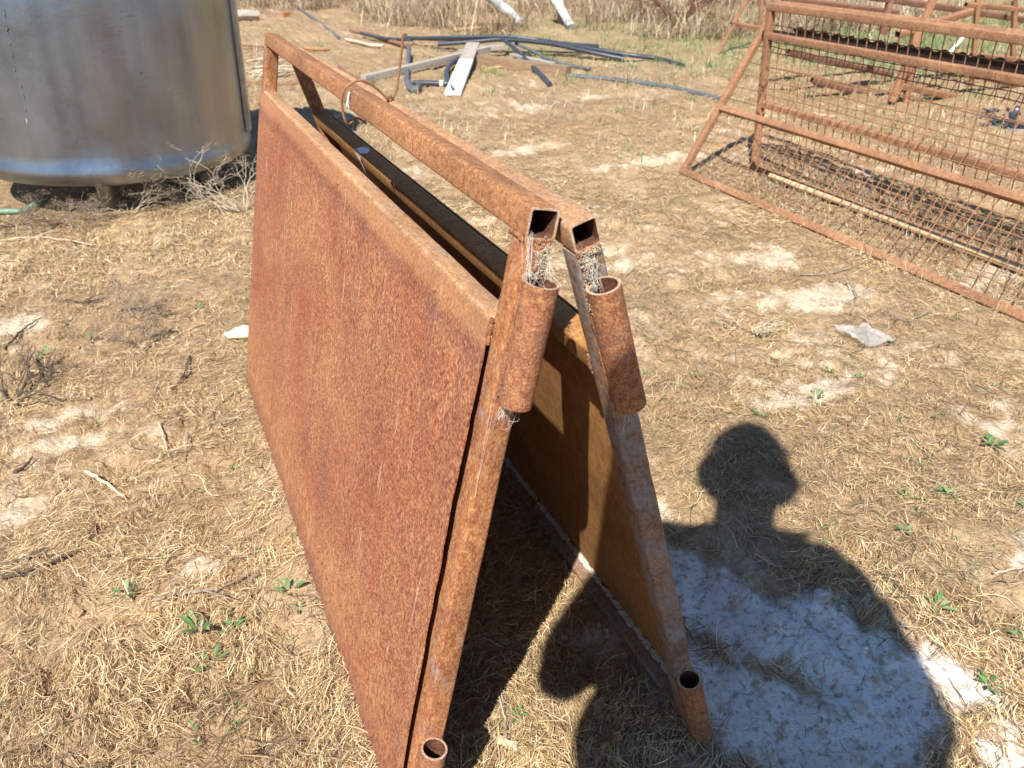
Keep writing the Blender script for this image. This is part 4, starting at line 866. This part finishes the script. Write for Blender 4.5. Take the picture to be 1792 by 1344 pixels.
# tufts of short standing grass, dry
def tufts(N_, region, hr, wr_, lean, sag, cols, name, label, per=9, rad=.012, dens=None):
    x, y = region(N_)
    if dens is not None: m = dens(x, y) > rng.uniform(0, 1, len(x)); x, y = x[m], y[m]
    x = np.repeat(x, per)+rng.normal(0, rad, len(x)*per); y = np.repeat(y, per)+rng.normal(0, rad, len(y)*per); n = len(x)
    c = cols[rng.integers(0, len(cols), n)]*rng.uniform(.75, 1.2, (n, 1))
    return strands(n, (x, y), rng.uniform(*hr, n), rng.uniform(*wr_, n), c, 0, .6, name, M_straw, label, upright=np.abs(rng.normal(lean, .2, n)), sag=rng.uniform(0, sag, n))
DRY = np.array([(.66, .53, .34), (.58, .45, .27), (.48, .36, .22), (.36, .27, .18), (.70, .62, .46)])
tufts(1500, lambda n: polar(n, .6, 5)[:2], (.012, .04), (.0008, .0016), .5, .5, DRY, 'grass_stubble', 'dry grass stubble across the ground', 7, .007, lambda x, y: straw_f(x, y)*.8)
tufts(2600, lambda n: polar(n, 3.6, 9)[:2], (.02, .06), (.0015, .003), .4, .5, DRY, 'grass_stubble', 'dry grass stubble across the farther ground', 7, .02, lambda x, y: sstep(.35, .6, fbm(x, y, 1.4, 3, 91)))
def band(n):
    th = rng.uniform(.0, 1.25, n); r = rng.uniform(6.6, 12, n)**1.0+.0; return CAM[0]+r*np.sin(th), CAM[1]+r*np.cos(th)
def bd_d(x, y):
    r = np.hypot(x-CAM[0], y-CAM[1]); az = np.arctan2(x-CAM[0], y-CAM[1])
    edge = 6.9+.9*(fbm(x, y, .9, 3, 92)-.5)*2+3.0*sstep(.40, .18, az)
    pz = np.exp(-((az-.495)/.075)**2); return sstep(-.25, .5, r-edge-1.3*pz)*(1-.9*sstep(.83, .93, az))*(.08+1.0*sstep(.42, .6, fbm(x, y, 1.5, 3, 93)))
tufts(3000, band, (.10, .34), (.003, .006), .42, .9, DRY*.95, 'tall_dry_grass', 'tall bleached grass at the back of the yard', 9, .05, bd_d)
tufts(5600, band, (.06, .24), (.003, .007), .45, .7, DRY*np.array([.42, .36, .32]), 'tall_dry_grass', 'brown undergrowth at the foot of the tall bleached grass', 9, .06, bd_d)

def hz(n): return rng.uniform(1.82, 2.35, n), rng.uniform(-.1, 2.15, n)
tufts(420, hz, (.02, .07), (.001, .0022), .5, .6, DRY*.85, 'grass_stubble', 'dry grass growing up through the mesh hurdles', 8, .012)
# green growth
GR = np.array([(.10, .20, .065), (.13, .23, .08), (.075, .155, .055), (.18, .25, .11)])
def green_band(n): return polar(n, 2.6, 11, pw=1.2)[:2]
tufts(1700, green_band, (.012, .035), (.002, .005), .5, .4, GR, 'green_shoots', 'thin green shoots on the farther ground', 8, .025, lambda x, y: sstep(.54, .70, fbm(x, y, 1.1, 4, 51))*.28+.02)
def gpatch(n): g = og(1600, 60); return g[0]+rng.normal(0, 1.8, n), g[1]+rng.normal(0, 1.1, n)
tufts(1900, gpatch, (.03, .08), (.003, .006), .5, .4, GR*1.15, 'green_shoots', 'green grass patch beyond the hurdles', 8, .04)
def leafmesh(n, size, spread, seed, up_=.5):
    r_ = np.random.RandomState(seed); V = []; F = []; C_ = []
    for i in range(n):
        a = 2.4*i+r_.uniform(-.5, .5); l = size*r_.uniform(.55, 1.15); w_ = l*r_.uniform(.13, .22); e = r_.uniform(.15, .9)*up_*2
        d = np.array([cos(a), sin(a), 0]); s_ = np.array([-sin(a), cos(a), 0]); o_ = d*spread*r_.uniform(0, 1)+np.array([0, 0, .002+r_.uniform(0, 1)*spread*.6])
        b = len(V); st = [(0, .12, 0), (.35, .9, .5), (.7, .8, .8), (1, .05, .75)]
        for (t, ww, z_) in st:
            c0 = o_+d*l*t*cos(e*.6)+np.array([0, 0, l*z_*sin(e)]); V += [c0-s_*w_*ww+np.array([0, 0, .12*w_]), c0+np.array([0, 0, -.15*w_]), c0+s_*w_*ww+np.array([0, 0, .12*w_])]
        for k in range(3):
            q = b+3*k; F += [(q, q+1, q+4, q+3), (q+1, q+2, q+5, q+4)]
        c_ = GR[r_.randint(len(GR))]*r_.uniform(.85, 1.3); C_ += [(c_[0], c_[1], c_[2], 1)]*12
    return V, F, C_
def seedling(px, py, size, n, label, seed, up_=.5, cat='seedling', name='green_seedling', group='green seedlings among the straw'):
    V, F, C_ = leafmesh(n, size, size*.4, seed, up_); g = on(px, py, .003)
    o = np_mesh(name, V, F, M_leaf, smooth=True, colors=C_); o.location = g; return tag(o, label, cat, group)
SD = [(352, 1110, .040, 6, 'largest green seedling at lower left, beside a dark hollow', .8), (372, 1160, .028, 4, 'two-leaved seedling just below the largest one', .6), (410, 1100, .022, 6, 'green and whitish seedling right of the largest one', .4),
 (505, 1035, .032, 6, 'upright seedling close to the left edge of the big sheet', .8), (522, 1065, .018, 4, 'small seedling below the one by the sheet edge', .3), (222, 1048, .024, 5, 'seedling left of the long grey forked stick', .4),
 (130, 972, .014, 4, 'tiny seedling near the long dark root', .4), (290, 975, .015, 4, 'tiny seedling above the forked stick', .4), (345, 862, .014, 3, 'tiny seedling right of the pale stripped stick', .4),
 (345, 545, .022, 4, 'thin seedling at the top left of the gate sheet', .8), (158, 600, .026, 5, 'slender seedling beside the withered plants', .9), (82, 628, .026, 5, 'bright seedling by the buried root at left', .7),
 (410, 815, .020, 5, 'seedling near the middle of the sheet edge', .5), (1330, 732, .022, 6, 'seedling above the head of the shadow', .4), (1212, 670, .016, 5, 'tiny seedling right of the gate sleeves', .5), (1735, 783, .034, 8, 'spreading seedling at the right above the shadow', .25),
 (1585, 870, .022, 5, 'dark green seedling right of the head shadow', .4), (1660, 870, .026, 6, 'broad green seedling farther right of the head shadow', .35), (1640, 1055, .028, 5, 'seedling at the shoulder edge of the shadow', .3), (1730, 1203, .026, 6, 'seedling on pale clay at lower right', .25),
 (1430, 690, .024, 6, 'leafy seedling midway up the right side', .7), (1450, 655, .022, 6, 'second leafy seedling behind its neighbour on the right side', .8), (1130, 655, .014, 4, 'tiny seedling touching the sleeve side', .5), (1500, 660, .018, 5, 'faint seedling under the plastic scrap', .5),
 (1325, 770, .016, 5, 'seedling inside the head of the shadow', .4), (1795, 890, .022, 6, 'seedling cut by the right border', .4), (1560, 600, .020, 6, 'seedling just right of the plastic scrap', .6), (905, 1255, .018, 5, 'seedling on the lit strip between the gates', .3),
 (1575, 935, .020, 5, 'grey green seedling above the shoulder of the shadow', .4), (1470, 1050, .016, 4, 'seedling in the chest of the shadow', .3), (1040, 1280, .014, 4, 'seedling in shade between the gates', .3), (1775, 1120, .014, 4, 'tiny seedling right of the white clay', .4)]
for i, (px_, py_, s_, n_, lab, u_) in enumerate(SD): seedling(px_, py_, s_*.8, n_+1, lab, 100+i, u_)
# the countless tiny ones
px_ = []; V = []; F = []; C_ = []
for i in range(1500):
    r_ = random.uniform(0, 1); a = random.uniform(-.2, 1.15); r_ = .75+4.2*r_**1.1; x_, y_ = CAM[0]+r_*sin(a), CAM[1]+r_*cos(a)
    if float(fbm(np.array([x_]), np.array([y_]), 2.0, 3, 95)[0]) < (.43 if x_ > .5 else .57): continue
    if float(pale_f(np.array([x_]), np.array([y_]))[0]) > .35: continue
    v_, f_, c_ = leafmesh(random.choice((3, 4, 5)), random.uniform(.005, .010)*max(1, r_/2.2), .006, i, random.uniform(.2, .8)); b = len(V); z_ = H1(x_, y_)+.002
    V += [q+np.array([x_, y_, z_]) for q in v_]; F += [tuple(b+k for k in f) for f in f_]; C_ += c_
o = np_mesh('tiny_weeds', V, F, M_leaf, smooth=True, colors=C_); tag(o, 'tiny green weeds sprinkled over the ground', kind='stuff')

# small clods and stones on the soil
V = []; F = []
bm = bmesh.new(); bmesh.ops.create_icosphere(bm, subdivisions=1, radius=1); iv = np.array([v.co[:] for v in bm.verts]); ifc = np.array([[v.index for v in f.verts] for f in bm.faces]); bm.free()
n = 5200; x, y, r = polar(n, .45, 5.5); cl = fbm(x, y, 6, 3, 97) > .5; x, y, r = x[cl], y[cl], r[cl]; n = len(x)
sz = rng.uniform(.0012, .0055, n)*np.maximum(1, r/2)**.6*np.where(rng.uniform(0, 1, n) > .98, 1.6, 1)
j = 1+rng.normal(0, .22, (n, len(iv), 1)); V = iv[None]*j*sz[:, None, None]*np.array([1, 1, .7])+np.stack([x, y, hgt(x, y)+sz*.25], 1)[:, None, :]
F = (ifc[None]+(np.arange(n)*len(iv))[:, None, None]).reshape(-1, 3)
pl = pale_f(x, y)[:, None]; cc = (np.array([.44, .29, .16])*(1-pl)+np.array([.70, .60, .48])*pl)*rng.uniform(.75, 1.15, (n, 1)); C4 = np.ones((n, len(iv), 4)); C4[:, :, :3] = cc[:, None]
o = np_mesh('soil_clods', V.reshape(-1, 3), F, M_straw, colors=C4.reshape(-1, 4)); tag(o, 'small soil clods and crumbs', kind='stuff')

# cream shed wall far behind, top right
sh = empty('shed', (0, 0, 0)); tag(sh, 'pale yellow shed wall far behind the rusty frames at top right', 'shed')
a = og(1600, -22); b = og(2100, -30); d = b-a; ln = np.linalg.norm(d); d /= ln; s_ = np.array([-d[1], d[0], 0])
mb = MB(); mb.box((a+b)/2+np.array([0, 0, .9])+s_*.1, ln/2, .05, .95, d, s_, ZZ); mb.build('wall', M_yellow, sh)
mb = MB(); mb.box((a+b)/2+np.array([0, 0, 1.9])+s_*.6, ln/2+.2, .8, .03, d, s_, ZZ); mb.build('roof', M_corr, sh)

# ------------------------------------------------------------------ the photographer (stands behind the phone; his shadow falls in view)
PER = np.array([cos(SAZ), -sin(SAZ), 0]); AL = np.array([sin(SAZ), cos(SAZ), 0])
def PP(per, back, z): return Vector((CAM[0], CAM[1], 0))+Vector(PER*per)-Vector(AL*back)+Vector((0, 0, z))
def skin(name, verts, edges, radii, mat, parent, root=0, sub=2):
    me = bpy.data.meshes.new(name+'_tmp'); me.from_pydata([tuple(v) for v in verts], edges, []); o = bpy.data.objects.new(name, me); COL.objects.link(o)
    m = o.modifiers.new('k', 'SKIN'); m.use_smooth_shade = True
    bpy.context.view_layer.objects.active = o
    if not me.skin_vertices: me.skin_vertices.new() if hasattr(me.skin_vertices, 'new') else None
    for i, r in enumerate(radii):
        r = (r, r) if np.isscalar(r) else r; me.skin_vertices[0].data[i].radius = r; me.skin_vertices[0].data[i].use_root = (i == root)
    s_ = o.modifiers.new('s', 'SUBSURF'); s_.levels = sub; s_.render_levels = sub
    dg = bpy.context.evaluated_depsgraph_get(); ne = bpy.data.meshes.new_from_object(o.evaluated_get(dg)); ne.name = name
    bpy.data.objects.remove(o); o = bpy.data.objects.new(name, ne); COL.objects.link(o); ne.materials.clear(); ne.materials.append(mat); o.parent = parent
    ne.polygons.foreach_set('use_smooth', [True]*len(ne.polygons)); return o
person = empty('person', (0, 0, 0)); tag(person, 'standing photographer in cap, khaki work shirt and jeans, holding a phone low in both hands', 'person')
BK = .20
J = dict(pel=(.09, BK+.03, .96), wst=(.09, BK+.03, 1.12), chs=(.09, BK+.03, 1.34), nk0=(.09, BK+.01, 1.50), nk1=(.092, BK-.015, 1.585), hd0=(.094, BK-.055, 1.645), hd1=(.094, BK-.06, 1.715), hd2=(.094, BK-.055, 1.755),
 shL=(-.055, BK+.02, 1.455), elL=(-.150, BK+.05, 1.15), wrL=(-.085, .035, .975), shR=(.235, BK+.02, 1.455), elR=(.335, BK+.06, 1.18), wrR=(.125, .035, .965),
 hpL=(.0, BK+.03, .92), knL=(-.01, BK+.01, .50), anL=(-.03, BK+.06, .09), toL=(-.04, BK-.10, .035), hpR=(.18, BK+.03, .92), knR=(.19, BK+.01, .50), anR=(.21, BK+.06, .09), toR=(.22, BK-.10, .035))
J['jaw'] = (.094, BK-.112, 1.632); J['brow'] = (.094, BK-.100, 1.700)
K = list(J); V = [PP(*J[k]) for k in K]; ix = {k: i for i, k in enumerate(K)}
E_ = [('pel', 'wst'), ('wst', 'chs'), ('chs', 'nk0'), ('nk0', 'nk1'), ('nk1', 'hd0'), ('hd0', 'hd1'), ('hd1', 'hd2'), ('hd0', 'jaw'), ('hd1', 'brow'), ('chs', 'shL'), ('shL', 'elL'), ('elL', 'wrL'), ('chs', 'shR'), ('shR', 'elR'), ('elR', 'wrR'), ('pel', 'hpL'), ('hpL', 'knL'), ('knL', 'anL'), ('anL', 'toL'), ('pel', 'hpR'), ('hpR', 'knR'), ('knR', 'anR'), ('anR', 'toR')]
RR = dict(jaw=.042, brow=.050, pel=.12, wst=.115, chs=.125, nk0=.064, nk1=.058, hd0=.058, hd1=.066, hd2=.048, shL=.058, elL=.040, wrL=.026, shR=.058, elR=.040, wrR=.026, hpL=.085, knL=.055, anL=.04, toL=.035, hpR=.085, knR=.055, anR=.04, toR=.035)
skin('body', V, [(ix[a], ix[b]) for a, b in E_], [RR[k]*(.86 if k in ('shL', 'shR', 'pel', 'wst', 'chs', 'hpL', 'hpR') else 1) for k in K], M_skin, person)
def sub_(name, ks, es, scale, mat, sub=2, over=None):
    VV = [PP(*(over or {}).get(k, J[k])) for k in ks]; ii = {k: i for i, k in enumerate(ks)}
    return skin(name, VV, [(ii[a], ii[b]) for a, b in es], [RR[k]*scale.get(k, 1.14) for k in ks], mat, person, 0, sub)
J['hmL'] = (-.045, BK+.03, .94); J['hmR'] = (.225, BK+.03, .94); RR['hmL'] = RR['hmR'] = .085
sub_('shirt', ['pel', 'hmL', 'hmR', 'wst', 'chs', 'shL', 'elL', 'shR', 'elR', 'nk0'], [('wst', 'hmL'), ('wst', 'hmR'), ('pel', 'wst'), ('wst', 'chs'), ('chs', 'shL'), ('shL', 'elL'), ('chs', 'shR'), ('shR', 'elR'), ('chs', 'nk0')], dict(pel=1.25, wst=1.36, chs=1.36, shL=1.25, shR=1.25, elL=1.35, elR=1.35, nk0=1.25), M_shirt)
sub_('trousers', ['pel', 'hpL', 'knL', 'anL', 'hpR', 'knR', 'anR'], [('pel', 'hpL'), ('hpL', 'knL'), ('knL', 'anL'), ('pel', 'hpR'), ('hpR', 'knR'), ('knR', 'anR')], dict(pel=1.02, hpL=1.42, hpR=1.42, knL=1.35, knR=1.35, anL=1.45, anR=1.45), M_trou, 2, dict(pel=(.09, BK+.03, 1.02), hpL=(-.005, BK+.03, .84), hpR=(.185, BK+.03, .84)))
for a, t in (('anL', 'toL'), ('anR', 'toR')):
    an = PP(*J[a]); to = PP(*J[t]); skin('boot', [an+Vector((0, 0, .07)), an, an+(an-to)*.25+Vector((0, 0, -.035)), to, to+(to-an)*.2], [(0, 1), (1, 2), (1, 3), (3, 4)], [.05, .052, .045, .045, .035], M_boot, person, 1)
# cap, ears, nose
def ell(name, c, r, mat, ax=None, n=24, m=14, zmin=-1.0):
    mb = MB(); vs = []; A = ax or (Vector(PER), Vector(AL), Vector((0, 0, 1)))
    for i in range(m+1):
        ph = -pi/2*(-zmin)+(pi/2+pi/2*(-zmin))*i/m
        for k in range(n): a = 2*pi*k/n; vs.append(c+A[0]*r[0]*cos(ph)*cos(a)+A[1]*r[1]*cos(ph)*sin(a)+A[2]*r[2]*sin(ph))
    mb.add(vs, [(i*n+k, i*n+(k+1) % n, (i+1)*n+(k+1) % n, (i+1)*n+k) for i in range(m) for k in range(n)]); return mb.build(name, mat, person, smooth=True)
hc = PP(.093, BK-.06, 1.715)
ell('cap_crown', hc+Vector((0, 0, .004)), (.066, .090, .066), M_cap, zmin=-.25)
mb = MB(); vs = []
for s_ in (0, 1):
    for i in range(13):
        a = -1.25+2.5*i/12
        for q in (.8, 1.9):
            vs.append(hc+Vector(PER)*(.084*sin(a)*(1 if q < 1 else 1.0))+Vector(AL)*(.09*cos(a)*(.9 if q < 1 else 1.85))+Vector((0, 0, -.004-(.022 if q > 1 else 0)-.02*abs(sin(a))**2-.003*s_)))
fs = [];
for i in range(12): a = 2*i; b = 26+2*i; fs += [(a, a+1, a+3, a+2), (b, b+2, b+3, b+1), (a+1, b+1, b+3, a+3), (a, a+2, b+2, b)]
mb.add(vs, fs); mb.build('cap_peak', M_cap, person, smooth=True)
for s_ in (-1, 1): ell('ear', PP(.093+s_*.070, BK-.045, 1.655), (.010, .018, .028), M_skin)
ell('hat_brim', PP(.093, BK-.058, 1.668), (.095, .098, .007), M_cap)
ell('hat_brim', PP(.093, BK-.058, 1.686), (.076, .094, .012), M_cap)
ell('nose', PP(.094, BK-.158, 1.668), (.012, .018, .022), M_skin)
ell('hair', hc+Vector((0, 0, -.03))-Vector(AL)*.018, (.064, .078, .070), M_cap, zmin=-.4)
for s_ in (-1, 1): ell('eye', PP(.094+s_*.028, BK-.142, 1.690), (.010, .006, .006), M_white)
for s_ in (-1, 1): ell('collar', PP(.09+s_*.100, BK-.01, 1.515), (.060, .016, .009), M_shirt)
# hands with five fingers round the phone
FWv, RTv, UPn = Vector(fw), Vector(RT), Vector(UPV); cam = Vector(CAM)
pc = cam-FWv*.012
for s_, wk in ((-1, 'wrL'), (1, 'wrR')):
    wri = PP(*J[wk]); palm = pc-FWv*.030+RTv*(s_*.088)-UPn*.012; side = RTv*s_
    P_ = [wri, (wri+palm)/2, palm]; Vh = list(P_); Eh = [(0, 1), (1, 2)]; Rh = [.027, .026, .024]
    for k in range(4):
        b0 = palm+UPn*(.026-.017*k)+FWv*.012; l = (.9, 1, .95, .8)[k]
        q1 = b0+FWv*.022*l-side*.004; q2 = q1-side*.022*l+FWv*.004; q3 = q2-side*.014*l-FWv*.002
        b = len(Vh); Vh += [b0, q1, q2, q3]; Eh += [(2, b), (b, b+1), (b+1, b+2), (b+2, b+3)]; Rh += [.010, .0088, .0082, .0068]
    q1 = palm-UPn*.004-side*.018-FWv*.020; q2 = q1-side*.026+UPn*.012; b = len(Vh); Vh += [q1, q2]; Eh += [(2, b), (b, b+1)]; Rh += [.011, .0085]
    # keep fingers off the lens axis
    skin('hand', Vh, Eh, Rh, M_skin, person, 0, 2)
ph = empty('phone', tuple(pc)); ph.matrix_world = m4(tuple(RTv), tuple(UPn), tuple(-FWv), tuple(pc)); tag(ph, 'black phone held level in both hands to take the picture', 'phone')
mb = MB(); mb.box((0, -.02, .004), .078, .037, .0042); mb.build('phone_body', M_phone, ph, bevel=.003)
